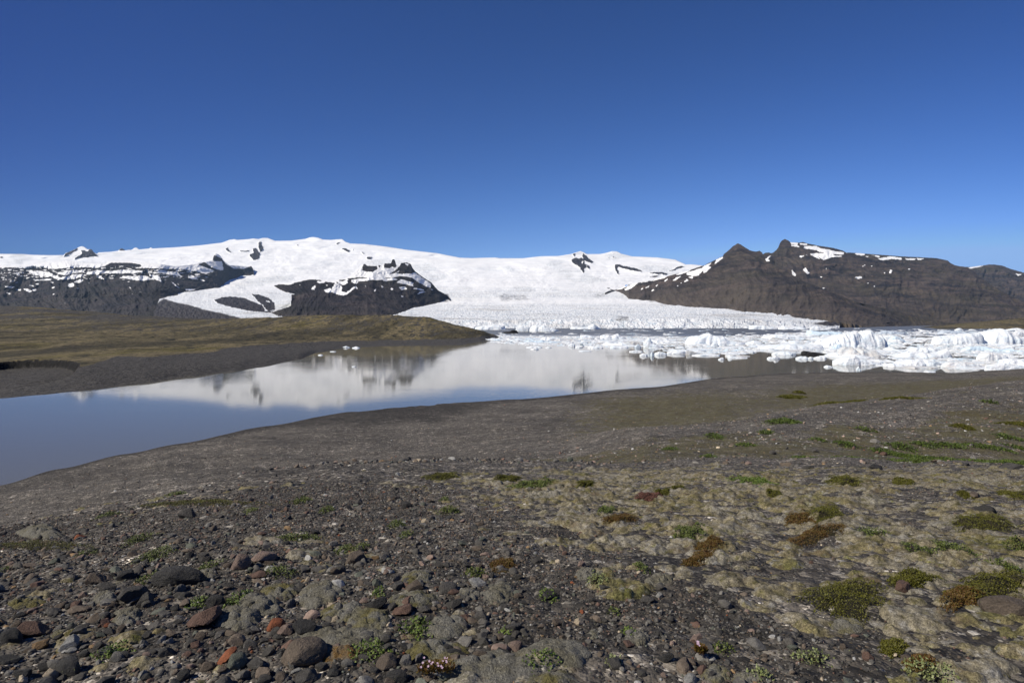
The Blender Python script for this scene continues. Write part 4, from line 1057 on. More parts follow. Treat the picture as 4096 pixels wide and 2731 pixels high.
def build_gravel():
    def base(P, y):
        yy = np.clip(y, 441, 706)
        return ROCKY.get(P, yy), MOSS.get(P, yy)
    tk = np.array(taken)
    def dA(P, y, X, D, z):
        R, M = base(P, y); n = fbm(X / .8, D / .8, 3, 5)
        left = sstep(560, 430, P) * sstep(528, 552, y)
        return np.clip(R * (.35 + .65 * left) * (1 + 1.2 * n), 0, 1) * (1 - .8 * M)
    def dB(P, y, X, D, z):
        R, M = base(P, y); n = fbm(X / .5, D / .5, 3, 6)
        return np.clip(.2 + .8 * R + n, .05, 1) * (1 - .25 * M)
    def dD(P, y, X, D, z):
        yy = np.clip(y, 441, 706)
        M = MOSS.get(P, yy) * (y > 462)
        n = fbm(X / 9, D / 9, 3, 7)
        edge = 1 + 3 * np.exp(-((D / EDGE_D(P) - .95) / .12) ** 2) * sstep(560, 420, P)
        ridge = 1 + 1.2 * sstep(650, 760, P) * (D > 30) * (D < 75)
        return np.clip(.28 * edge * ridge * (1 + n), 0, 1) * (1 - .5 * M) * (z > WL + .03)
    V_, F_, C_ = [], [], []; off = 0
    for args in [(6400, 2.0, 7.0, .015, .050, 2, dA, 1), (14000, 6.5, 19.0, .016, .055, 1, dA, 2), (38000, 2.0, 8.5, .008, .021, 1, dB, 3), (85000, 2.0, 7.5, .0050, .012, 0, dB, 4), (26000, 8.0, 22.0, .012, .03, 0, dB, 8),
                 (22000, 14, 185, .03, .11, 0, dD, 5, .6, True), (20000, 30, 170, .05, .16, 0, dD, 15, .5, True), (5200, 16, 185, .05, .15, 1, dD, 6, .6, True)]:
        v, f, c = scatter_stones(*args)
        for a, b, d in zip(v, f, c):
            V_.append(a); F_.append(b + off); C_.append(d)
        off += sum(len(a) for a in v)
    put('gravel', mesh_np('gravel', np.vstack(V_), np.vstack(F_), M_PEB, False, {'col': np.vstack(C_)}), kind='stuff', label='mixed dark basalt pebbles and small cobbles strewn over the moraine', cat='gravel')
build_gravel()

# ------------------------------------------------------------------ moss cushions, mats and leafy plants
def footprint(px0, px1, py0, py1):
    px = (px0 + px1) / 2; py = (py0 + py1) / 2
    _, Da, _ = ground_at(px, min(py1, 688)); X, D, z = ground_at(px, py); _, Db, _ = ground_at(px, py0)
    if py1 > 688: Da = Da - (py1 - 688) * .01
    return px, (Da + Db) / 2, (px1 - px0) * D / F / 2, min(max((Db - Da) / 2, .02), 2.2 * (px1 - px0) * D / F / 2)

def blob_grid(px, D0, rx, ry, tilt, seed, n=34, wob=.30):
    """a polar patch of ground with an uneven outline; returns X, Y, radius fraction, angle"""
    r = np.linspace(0, 1, n); a = np.linspace(0, 2 * math.pi, n * 3 + 1)[:-1]
    R, A = np.meshgrid(r, a, indexing='ij')
    edge = 1 + wob * fbm(np.cos(A) * 1.7 + seed * 3.1, np.sin(A) * 1.7 + seed * 1.3, 4, seed)
    u = R * np.cos(A) * edge * rx; v = R * np.sin(A) * edge * ry
    X0 = (px - CX) / F * D0
    X = X0 + u + tilt * v; Y = D0 + v
    return X, Y, R, A

def polar_faces(n):
    m = n * 3; i = np.arange(n * m).reshape(n, m)
    return np.stack([i[:-1], np.roll(i, -1, 1)[:-1], np.roll(i, -1, 1)[1:], i[1:]], -1).reshape(-1, 4)

def mat_cushion():
    t = NT("moss_cushion")
    tc = t.pos(); oi = t.new('ShaderNodeObjectInfo')
    n = t.noise(tc, 7.0, 4, .6); f = t.noise(tc, 150.0, 3, .8); f2 = t.noise(tc, 48.0, 4, .7)
    c = t.mix(t.ramp(n, [(.40, 0), (.60, 1)]), (.21, .20, .17), oi.outputs['Color'])
    c = t.mix(.85, c, t.ramp(f, [(.3, .3), (.5, .95), (.7, 1.6)]), 'MULTIPLY')
    c = t.mix(.7, c, t.ramp(f2, [(.3, .5), (.7, 1.4)]), 'MULTIPLY')
    return t.done(c, 1.0, t.bump(t.math('ADD', f, t.math('MULTIPLY', f2, 2.2)), 1.0, .014))
M_CUSH = mat_cushion()

def cushion(px0, px1, py0, py1, tone, label, tilt=0.0, seed=0):
    px, D0, rx, ry = footprint(px0, px1, py0, py1)
    X, Y, R, A = blob_grid(px, D0, rx, ry, tilt, seed)
    z = near_height(X, Y)
    h = .30 * min(rx, ry * .8) + .010
    d2, _ = domes(X / (.55 * min(rx, ry)) + seed, Y / (.55 * min(rx, ry)), seed + 7)
    Z = z + h * (1 - R ** 2.4) ** .55 * (.72 + .5 * d2) - .012 + .004 * vnoise(X / .013, Y / .013, 5) + .008 * vnoise(X / .05, Y / .05, 6) - (R > .99) * .03
    me = mesh_np('moss_cushion', np.stack([X, Y, Z], -1).reshape(-1, 3), polar_faces(34), M_CUSH)
    o = put('moss_cushion', me, label=label, cat='moss cushion', group='moss cushions among the stones')
    o.color = (*tone, 1)
    taken.append(((px - CX) / F * D0, D0, max(rx, ry)))
YG = (.16, .14, .052); GY = (.175, .16, .115); OR = (.20, .105, .018); OL = (.115, .102, .034)
for i, a in enumerate([
 (7, 46, 597, 609, YG, 'yellow green moss cushion at the far left behind the reddish block', -.5), (91, 118, 593, 607, GY, 'dull green moss cushion in front of the squat dark grey stone', -.6), (110, 143, 608, 626, GY, 'grey moss draped over a stone below the big cracked rock', -.6),
 (50, 81, 628, 641, YG, 'yellowish moss cushion above the pale granite block', -.5), (196, 218, 569, 582, GY, 'pale moss cushion at the right end of the long charcoal rock', -.5), (212, 262, 606, 630, GY, 'grey green moss bank beside the reddish brown slab', -.5),
 (235, 282, 593, 618, GY, 'broad pale moss cushion right of the bright green tuft', -.4), (262, 300, 584, 600, YG, 'curved mossy hump behind the grey moss bank', -.3), (298, 342, 582, 608, GY, 'tall pale moss cushion in the middle of the rock field', -.2),
 (318, 365, 604, 622, YG, 'yellow green moss hump below the tall pale cushion', -.2), (345, 392, 610, 632, YG, 'lumpy yellow green moss left of the leafy patch', -.1), (294, 390, 628, 648, GY, 'long grey moss ridge behind the purple brown slab', -.2), (310, 366, 645, 661, OR, 'orange brown moss patch beside the purple brown slab', 0),
 (386, 440, 592, 608, OL, 'olive domed moss cushion right of the black mottled rock', 0), (401, 433, 571, 585, YG, 'yellow green cushion behind the upright dark stone', -.1), (421, 470, 614, 639, GY, 'large grey brown dome of moss right of the leafy patch', 0),
 (404, 470, 640, 664, YG, 'wide olive moss cushion under the black cobble', .1), (440, 545, 652, 690, GY, 'largest moss mound along the bottom edge', .1), (512, 594, 640, 672, GY, 'twin domed brownish moss cushion at the bottom centre', .2), (505, 590, 672, 698, YG, 'yellow green moss cushion cut by the bottom edge at the centre', .2),
 (481, 516, 582, 605, GY, 'pale moss cushion with green sprigs right of the granite lump', .1), (455, 482, 588, 600, GY, 'small grey moss hump in front of the granite lump', 0), (575, 596, 567, 580, GY, 'domed moss cushion left of the second dome on the gravel', .3), (596, 618, 567, 582, YG, 'second domed cushion on the gravel right of centre', .3),
 (624, 652, 630, 646, GY, 'grey moss cushion beside the small pale stones', .3), (586, 600, 628, 640, YG, 'small moss hump behind the twin domed cushion', .2), (645, 675, 574, 588, GY, 'moss cushion on the edge of the moss carpet', .4), (700, 735, 664, 684, YG, 'yellow moss cushion at the bottom right of centre', .4),
 (730, 762, 672, 688, YG, 'low yellow moss cushion at the bottom edge, further right', .4), (830, 866, 618, 634, YG, 'green topped moss dome in front of the big crowberry mat', .5), (884, 912, 608, 626, YG, 'yellow green moss hump right of the big crowberry mat', .5), (160, 178, 545, 552, GY, 'small pale moss hump behind the rock field', -.6),
 (18, 58, 528, 541, GY, 'long pale moss strip above the left crowberry strip', -1.1), (148, 166, 497, 503, YG, 'small moss hump left of the upper crowberry strip', -.8), (1010, 1040, 640, 664, YG, 'olive moss dome at the right edge', .5), (960, 1010, 660, 684, YG, 'broad moss dome near the lower right corner', .5)]):
    cushion(*a[:6], tilt=a[6], seed=i * 3 + 2)

def mat_leaf(name, c0, c1, trans=.15):
    t = NT(name)
    c = t.mix(t.attr('v'), c0, c1)
    t.b.inputs['Transmission Weight'].default_value = 0
    t.done(c, .55)
    return t.m
M_MATBASE = NT("mat_twigs"); M_MATBASE = M_MATBASE.done((.022, .019, .010), 1.0)
LEAF = {'crowberry': mat_leaf("crowberry_leaf", (.045, .040, .006), (.105, .105, .010)), 'red crowberry': mat_leaf("reddish_leaf", (.085, .035, .010), (.10, .075, .012)), 'green': mat_leaf("green_leaf", (.045, .062, .010), (.115, .135, .032)), 'hollow': mat_leaf("hollow_leaf", (.035, .055, .008), (.085, .115, .018)),
        'bright': mat_leaf("bright_green_leaf", (.055, .088, .012), (.125, .165, .032)), 'pale': mat_leaf("pale_green_leaf", (.10, .12, .03), (.24, .26, .12)), 'thyme': mat_leaf("thyme_leaf", (.09, .045, .028), (.17, .075, .06))}

def leaves(X, Y, Z, size, seed, up=.5):
    r = np.random.default_rng(seed); n = len(X)
    a = r.uniform(0, 6.283, n); el = r.normal(up, .45, n)
    d = np.stack([np.cos(a) * np.cos(el), np.sin(a) * np.cos(el), np.sin(el)], -1)
    s = np.stack([-np.sin(a), np.cos(a), r.normal(0, .35, n)], -1)
    L = size * r.uniform(.7, 1.3, n)[:, None]; W = L * .38
    p = np.stack([X, Y, Z], -1)
    up_ = np.cross(s, d) * L * .14
    v = np.stack([p, p + d * L * .5 + s * W + up_, p + d * L, p + d * L * .5 - s * W + up_], 1)
    return v.reshape(-1, 3), np.arange(n * 4).reshape(n, 4), np.repeat(r.random(n), 4)

def plant(px0, px1, py0, py1, kind, label, name, cat, group, tilt=0.0, seed=0, cover=1.0):
    px, D0, rx, ry = footprint(px0, px1, py0, py1)
    r = np.random.default_rng(seed + 50)
    leaf = {'crowberry': .009, 'red crowberry': .009, 'thyme': .010}.get(kind, .0135) * max(1, D0 / 5.5)
    tuft = kind in ('green', 'bright', 'pale', 'hollow')
    area = math.pi * rx * ry
    n = int(min(4200, max(90, cover * area / (leaf * leaf * .38) * (1.4 if tuft else 2.2))))
    root = put(name, None, label=label, cat=cat, group=group)
    X0 = (px - CX) / F * D0; z0 = float(near_height(np.array([X0]), np.array([D0]))[0])
    root.location = (X0, D0, z0)
    H = (.45 if tuft else .22) * min(rx, ry) + (.02 if tuft else .012)
    H = min(H, .055 if tuft else .045) * max(1, D0 / 11)
    # low body of twigs, then the leaves over it
    X, Y, R, A = blob_grid(px, D0, rx * .93, ry * .93, tilt, seed, 16, .85)
    z = surf(X, Y)
    Z = z + H * .7 * (1 - R ** 3) * (.75 + .5 * fbm(X / .06, Y / .06, 2, seed)) * (.45 if tuft else 1) - .01
    v = np.stack([X - X0, Y - D0, Z - z0], -1).reshape(-1, 3)
    put('twigs', mesh_np('twigs', v, polar_faces(16), M_MATBASE), root)
    a = r.uniform(0, 6.283, n); q = np.sqrt(r.random(n)) * (1 + (.12 if tuft else .05) * r.normal(size=n))
    edge = 1 + .85 * fbm(np.cos(a) * 1.7 + seed * 3.1, np.sin(a) * 1.7 + seed * 1.3, 4, seed)
    u = q * np.cos(a) * edge * rx; w = q * np.sin(a) * edge * ry
    k = fbm(u / (.35 * rx) + seed, w / (.35 * ry), 3, seed + 4) > (-.12 if tuft else -.42)
    u, w, q = u[k], w[k], q[k]
    lx = X0 + u + tilt * w; ly = D0 + w
    lz = surf(lx, ly) + H * np.clip(1 - q ** 3, .05, 1) * r.uniform(.55 if not tuft else .1, 1.05, len(u)) - .004
    v, f, t = leaves(lx - X0, ly - D0, lz - z0, leaf, seed, .55)
    put('leaves', mesh_np('leaves', v, f, LEAF[kind], False, {'v': t}), root)
    return root

MATS = [
 (166, 219, 497, 515, 'crowberry', 'long dark olive crowberry strip at the upper left of the rock field', -1.6), (-4, 56, 536, 560, 'crowberry', 'dark olive crowberry strip at the left edge on the mound brow', -1.8),
 (425, 460, 474.5, 480, 'crowberry', 'dark crowberry mat at the far centre, left of its neighbour', 0), (497, 518, 476, 482.5, 'crowberry', 'small dark mat just left of a yellow green one', .2), (514, 552, 481, 490, 'green', 'flat yellow green mat right of the far centre crowberry mats', .3),
 (577, 594, 482, 489, 'crowberry', 'small olive mat alone on moss, far centre right', .2), (669, 685, 485, 490.5, 'crowberry', 'small brown olive mat behind the red thyme patch', .2), (654, 671, 491, 495.5, 'crowberry', 'narrow olive mat just behind the red thyme patch', .2),
 (636, 661, 495, 501.5, 'thyme', 'red and pink flowering thyme patch on pale moss', .3), (595, 616, 509, 516, 'green', 'green mat left behind a brown olive one', .3), (605, 633, 516, 525, 'red crowberry', 'brown olive mat in front of the green one', .5),
 (671, 706, 530, 543, 'green', 'oval bright moss green mat, centre right', .4), (695, 722, 543, 554, 'red crowberry', 'reddish brown crowberry mat right of the oval green mat', .5), (683, 713, 556, 566, 'red crowberry', 'thin reddish crowberry mat in front of the oval green mat', .8),
 (735, 772, 477, 488, 'bright', 'bright green mat beside the cream pebble', .2), (827, 863, 477, 488, 'crowberry', 'dark olive oval crowberry mat near the green hollow', .4), (892, 912, 479, 486, 'crowberry', 'small dark oval crowberry mat right of the larger oval', .4),
 (784, 814, 514, 526, 'red crowberry', 'brown part of the crowberry cluster, left half', .5), (808, 846, 506, 525, 'crowberry', 'dark green dome of the crowberry cluster, right half', .6), (952, 1012, 516, 533, 'crowberry', 'wide crowberry mat on pale moss at the right', .9),
 (998, 1030, 492, 500, 'crowberry', 'narrow crowberry mat at the right picture edge, far back', .5), (793, 843, 528, 546, 'red crowberry', 'thin diagonal reddish crowberry mat below the cluster', 1.2), (805, 884, 579, 622, 'crowberry', 'the biggest crowberry mat, dark green and purple brown', .7),
 (890, 934, 573, 589, 'crowberry', 'olive crowberry mat behind the reddish purple rock', .9), (950, 1034, 573, 601, 'crowberry', 'large olive crowberry mat behind the boulder at the right edge', 1.2), (944, 982, 585, 611, 'red crowberry', 'dark purple crowberry mat left of the boulder at the right edge', 1.0),
 (878, 908, 640, 657, 'crowberry', 'crowberry patch at the lower right among moss humps', .8), (905, 938, 655, 672, 'red crowberry', 'purple brown crowberry patch running down from the lower right patch', 1.0), (958, 972, 493, 499, 'crowberry', 'little olive mat leaning on the brown conical rock', .3),
 (767, 783, 493, 498, 'crowberry', 'little olive mat midway between the bright mat and the cluster', .3), (795, 803, 391.5, 395, 'crowberry', 'tiny dark mat far out on the plain, upper one', 0), (783, 800, 395.5, 399.5, 'crowberry', 'dark mat far out on the plain, lower one', 0),
 (839, 859, 399.5, 404.5, 'crowberry', 'dark mat on the crest of the far gravel ridge', 0), (888, 912, 397.5, 401, 'crowberry', 'dark strip on the far ridge crest at the right', 0), (820, 839, 400, 404.5, 'crowberry', 'dark strip left of the mat on the far ridge crest', 0), (1010, 1030, 420, 432, 'crowberry', 'dark bush mat on the gravel slope at the right edge', 0),
 (955, 968, 424, 431, 'crowberry', 'small dark bush on the gravel slope', 0)]
for i, a in enumerate(MATS):
    if a[4] == 'thyme': plant(*a[:6], 'thyme_patch', 'thyme', 'flowering mats', a[6], i + 1)
    elif a[4] in ('green', 'bright'): plant(*a[:6], 'green_mat', 'plant mat', 'green mats on the moss', a[6], i + 1)
    else: plant(*a[:6], 'crowberry_mat', 'crowberry', 'crowberry mats on the moss and gravel', a[6], i + 1)
TUFTS = [
 (188, 207, 597, 613, 'bright', 'bright green tuft left of the white speckled round stone'), (225, 251, 593, 611, 'bright', 'bright green tuft right of the white speckled round stone'), (94, 130, 647, 662, 'bright', 'leafy green tuft between dark stones right of the pale granite block'),
 (140, 160, 575, 586, 'green', 'yellow green tuft at the left end of the long charcoal rock'), (129, 149, 536, 545, 'green', 'light green sprigs near the back of the rock field, left'), (142, 173, 550, 563, 'green', 'spreading green plant behind the long charcoal rock'), (81, 95, 550, 557, 'green', 'small green tuft among gravel, left of the spreading plant'),
 (201, 219, 564, 570, 'green', 'thin green sprigs left of the pitted pink boulder'), (101, 116, 512, 520, 'green', 'small green tuft near the mound brow, left'), (63, 86, 506, 513, 'green', 'flat green tuft on the mound brow'), (0, 9, 568, 575, 'green', 'green sprigs at the left edge'), (169, 184, 491, 497, 'green', 'tiny green tuft behind the upper crowberry strip'),
 (245, 257, 510, 516, 'green', 'tiny green tuft on fine gravel right of the crowberry strip'), (276, 321, 535, 542, 'green', 'long low green growth behind the pyramid rock'), (320, 334, 507, 514, 'green', 'small green tuft on the dark gravel, third from left'), (294, 310, 498, 504, 'green', 'faint green tuft on gravel behind'), (335, 352, 546, 554, 'green', 'green sprigs at the left foot of the pyramid rock'),
 (354, 370, 545, 553, 'green', 'green sprigs right behind the pyramid rock'), (260, 295, 569, 578, 'green', 'low green plants in front of the smooth pinkish boulder'), (388, 406, 523, 529, 'green', 'green tuft under the flat pale grey pebble'), (437, 461, 508, 514, 'green', 'green tuft on gravel above right of the white pebble'), (399, 413, 532, 538, 'green', 'green tuft below the white pebble'),
 (371, 385, 588, 598, 'bright', 'small bright tuft above the black mottled rock'), (402, 436, 619, 640, 'bright', 'large leafy patch between moss cushions, bottom centre left'), (347, 392, 645, 663, 'bright', 'leafy green patch right of the orange moss'), (463, 488, 571, 579, 'green', 'green sprigs behind the granite lump'), (500, 514, 628, 639, 'bright', 'small leafy tuft left of the dark pointed stone'),
 (489, 516, 559, 573, 'red crowberry', 'orange green plant patch right of the rock field'), (440, 450, 498, 503, 'green', 'tiny green tuft far back on gravel'), (538, 557, 592, 602, 'bright', 'pale green sprigs on gravel right of the moss cushion'), (586, 607, 579, 590, 'pale', 'silvery green sprigs in front of the domed cushions'), (634, 649, 564, 574, 'green', 'green sprigs on the moss edge'),
 (622, 636, 629, 639, 'bright', 'small bright sprig on top of the grey cushion'), (538, 562, 658, 672, 'bright', 'leafy sprig on the twin domed cushion, right one'), (518, 542, 662, 678, 'bright', 'leafy sprig on the bottom moss, left one'), (605, 622, 658, 667, 'pale', 'two pale sprigs on gravel at the bottom'), (711, 733, 645, 655, 'green', 'thin green sprigs on gravel at the lower right'),
 (607, 619, 609, 616, 'green', 'green sprig on brown gravel centre right'), (748, 770, 670, 684, 'pale', 'pale sprigs at the bottom edge right of centre'), (793, 829, 653, 667, 'pale', 'pale green trailing plant on gravel at the lower right'), (906, 950, 664, 686, 'pale', 'pale green carpet of sprigs at the bottom right'), (862, 881, 529, 541, 'green', 'green herb patch on moss right of the crowberry cluster'),
 (908, 931, 544, 558, 'green', 'green herb patch in the moss hollow, left'), (939, 968, 544, 558, 'green', 'green herb patch in the moss hollow, middle'), (990, 1021, 564, 578, 'green', 'green herb patch in the moss hollow, right'), (1012, 1034, 545, 556, 'green', 'green herbs at the right edge on moss'),
 (736, 753, 442, 450, 'bright', 'first bright clump along the far trough'), (795, 813, 448, 458, 'bright', 'big bright clump in the trough left of a dark boulder'), (836, 854, 441, 449, 'bright', 'bright clump on the trough side'), (890, 912, 443, 452, 'bright', 'green growth at the left end of the green hollow'), (905, 940, 448, 460, 'bright', 'thick green growth in the middle of the green hollow'),
 (935, 972, 450, 464, 'bright', 'thick green growth right of the middle of the hollow'), (966, 986, 443, 454, 'bright', 'green clump climbing the gravel slope'), (985, 1012, 456, 466, 'bright', 'green growth at the right end of the hollow'), (1008, 1034, 455, 466, 'bright', 'green growth of the hollow at the picture edge'), (1002, 1018, 432, 442, 'bright', 'green bush on the gravel slope at the right'),
 (812, 824, 438.5, 442.5, 'green', 'small clump behind the dark boulder of the trough'), (760, 772, 430, 435, 'green', 'small green clump on the ridge flank'), (860, 872, 428, 433, 'green', 'green clump on the ridge flank, right'), (700, 716, 455, 461, 'green', 'green clump at the foot of the ridge, left'), (663, 676, 447, 453, 'green', 'leftmost green clump on the ridge foot'), (850, 880, 452, 461, 'green', 'low green growth left of the reddish boulder'),
 (706, 722, 434, 441, 'green', 'yellowish clump on the ridge flank, left'), (985, 994, 400, 405, 'green', 'small clump high on the gravel ridge'), (770, 800, 418, 424, 'green', 'faint green growth below the ridge crest')]
TUFTS += [(876, 896, 446, 455, 'bright', 'green clump before the left end of the hollow'), (915, 935, 441, 450, 'bright', 'green clump at the back of the hollow, middle'), (940, 960, 443, 452, 'bright', 'green clump at the back of the hollow, right of middle'), (992, 1008, 446, 456, 'bright', 'green clump on the slope above the right end of the hollow'), (950, 985, 456, 465, 'bright', 'front fringe of green at the right of the hollow'), (900, 930, 456, 463, 'bright', 'front fringe of green at the left of the hollow'), (1016, 1036, 444, 454, 'bright', 'green clump cut by the right edge above the hollow')]
for i, a in enumerate(TUFTS):
    a = a[:4] + ('hollow' if a[3] < 470 else a[4],) + a[5:]
    plant(*a[:6], 'herb_tuft', 'plant', 'green tufts among the stones', 0, i + 60, .8)

# two clumps of small pink flowers
def flowers(px0, px1, py0, py1, n, label, seed):
    px, D0, rx, ry = footprint(px0, px1, py0, py1)
    r = np.random.default_rng(seed)
    X0 = (px - CX) / F * D0; z0 = float(near_height(np.array([X0]), np.array([D0]))[0])
    root = put('flower_clump', None, loc=(X0, D0, z0), label=label, cat='flowers')
    a = r.uniform(0, 6.283, 700); q = np.sqrt(r.random(700)); u = q * np.cos(a) * rx; w = q * np.sin(a) * ry
    v, f, t = leaves(u, w, surf(X0 + u, D0 + w) - z0 + .035 + .02 * r.random(700), .012, seed, .8)
    put('leaves', mesh_np('leaves', v, f, LEAF['red crowberry'], False, {'v': t}), root)
    fm = NT('pink_petal'); fm = fm.done((.62, .44, .55), .6)
    for i in range(n):
        x, y = r.uniform(-.8, .8) * rx, r.uniform(-.8, .8) * ry
        z = float(near_height(np.array([X0 + x]), np.array([D0 + y]))[0]) - z0 + .062 + .015 * r.random()
        vs = [(0, 0, .0)]; fs = []
        for k in range(5):
            t0 = k * 1.2566
            for dt, rad, up in ((-.42, .0042, .001), (0, .006, .002), (.42, .0042, .001)): vs.append((rad * math.cos(t0 + dt), rad * math.sin(t0 + dt), up))
            fs.append((0, 1 + k * 3, 2 + k * 3, 3 + k * 3))
        b = mesh_np('blossom', np.array(vs), np.array(fs), fm, False)
        o = put('blossom', b, root, (x, y, z)); o.rotation_euler = (r.uniform(.2, .8), r.uniform(-.3, .3), 0)
flowers(418, 454, 672, 684, 16, 'clump of tiny pale pink flowers in moss at the bottom edge', 3)
flowers(696, 706, 656, 662, 5, 'few tiny pink flowers in a brown tuft on the gravel', 4)

# ------------------------------------------------------------------ icebergs
def mat_ice(name, attr):
    t = NT(name)
    if attr: tint = t.attr('col', True)
    else:
        oi = t.new('ShaderNodeObjectInfo'); tint = oi.outputs['Color']
    p = t.pos()
    n = t.noise(t.pos((.25, .25, .5)), 1.0, 5, .6); n2 = t.noise(t.pos((1.1, 1.1, 1.6)), 1.0, 4, .65)
    c = t.mix(t.ramp(n, [(.42, 0), (.68, .55)]), tint, (.62, .76, .84))
    c = t.mix(t.ramp(n2, [(.60, 0), (.78, .45)]), c, (.52, .50, .47))
    if attr: c = tint
    t.b.inputs['Specular IOR Level'].default_value = .4
    return t.done(c, .5, t.bump(t.math('ADD', n2, t.math('MULTIPLY', n, 2)), .6, .6))
M_ICE = mat_ice('ice', False); M_BRASH = mat_ice('brash_ice', True)
M_BLACK = NT('ash_covered_ice'); _p = M_BLACK.pos(); M_BLACK = M_BLACK.done(M_BLACK.ramp(M_BLACK.noise(_p, .8, 5, .7), [(.3, (.008, .008, .009)), (.7, (.035, .034, .034))]), .9)

def berg_mesh(profile, depth, seed, nu=40, nv=18, top=.5, groove=0.0, rough=.12, mat=None):
    """profile: function of u in -1..1 giving height; the body has depth, a waterline outline and sides"""
    u = np.sin(np.linspace(-math.pi / 2, math.pi / 2, nu)); w = np.sin(np.linspace(-math.pi / 2, math.pi / 2, nv))
    U, W_ = np.meshgrid(u, w, indexing='ij')
    a = np.arctan2(W_, U)
    out = 1 + .45 * fbm(np.cos(a) * 1.9 + seed, np.sin(a) * 1.9 - seed, 4, seed, .6)
    half = depth * np.sqrt(np.clip(1 - U ** 2, 0, 1)) ** .7 * out + depth * .02
    Y = W_ * half + depth * .25 * fbm(U * 1.3 + seed, U * 0, 2, seed + 2)
    pr = profile(U)
    S = np.clip(1 - np.abs(W_ + .15 * fbm(U * 2, W_ * 2 + seed, 2, seed + 3)) ** (1.6 + 5 * (1 - top)), 0, 1) ** .6
    n = fbm(U * 3.1 + seed, W_ * 2.2 * max(depth, .3), 4, seed + 5, .65) + .25 * (ridged(U * 2.3 + seed, W_ * 1.6, 3, seed + 6) - .5)
    Z = np.minimum(pr * S * (1 + rough * 2.5 * n * (np.abs(W_) > .1)), pr * 1.04)
    if groove:
        g = np.abs(vnoise(U * 14 + .8 * W_ * 2, W_ * .6, seed + 8))
        front = sstep(0, -.5, W_)
        Y = Y + groove * depth * .35 * front * (g - .3) * S
        Z = Z * (1 - .10 * groove * sstep(.25, 0, g))
    Z = np.where(np.abs(W_) > .995, -.05 - 0 * Z, Z)
    Z = np.where(np.abs(U) > .998, np.minimum(Z, -.03), Z)
    return np.stack([U, Y, Z], -1), grid_faces(nu, nv)

def V6(x, y): return x / 8.552 + 475, y / 8.552 + 312.5
def V7(x, y): return x / 8.552 + 749, y / 8.552 + 312.5
WHITE = (.82, .835, .845); DIRTY = (.60, .58, .56); BLUE = (.66, .78, .86); GREYB = (.50, .55, .62)  # GREYB has the shade of the shaded bergs put into its colour
def berg(vw, pts, base, tone, label, depth=.35, groove=0.0, top=.5, rough=.10, black=False):
    vf = V6 if vw == 6 else V7
    q = [vf(x, y) for x, y in pts]; yb = vf(0, base)[1]
    x0, x1 = q[0][0], q[-1][0]
    D = HC * F / (yb - YH)
    half = (x1 - x0) / 2 / F * D
    dep = min(half * depth, 26)
    Dc = D + dep
    pxs = np.array([a for a, _ in q]); hs = np.array([max(-(b - YH) / F * Dc - WL, .25) for _, b in q])
    prof = lambda U: np.interp(U, np.linspace(-1, 1, 60), np.interp(np.linspace(x0, x1, 60), pxs, hs))
    half = half * Dc / D
    seed = int(abs(x0 * 7 + base)) % 997
    nu = int(np.clip((x1 - x0) * 2.2, 16, 110))
    v, f = berg_mesh(prof, 1.0, seed, nu, 26 if nu > 40 else 14, min(top + .2, .9), groove, rough * 1.6)
    v = v * np.array([half, dep, 1.0])
    me = mesh_np('iceberg', v.reshape(-1, 3), f, M_BLACK if black else M_ICE)
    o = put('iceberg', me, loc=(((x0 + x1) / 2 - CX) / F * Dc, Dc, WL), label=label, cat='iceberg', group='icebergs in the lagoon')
    o.color = (*tone, 1)
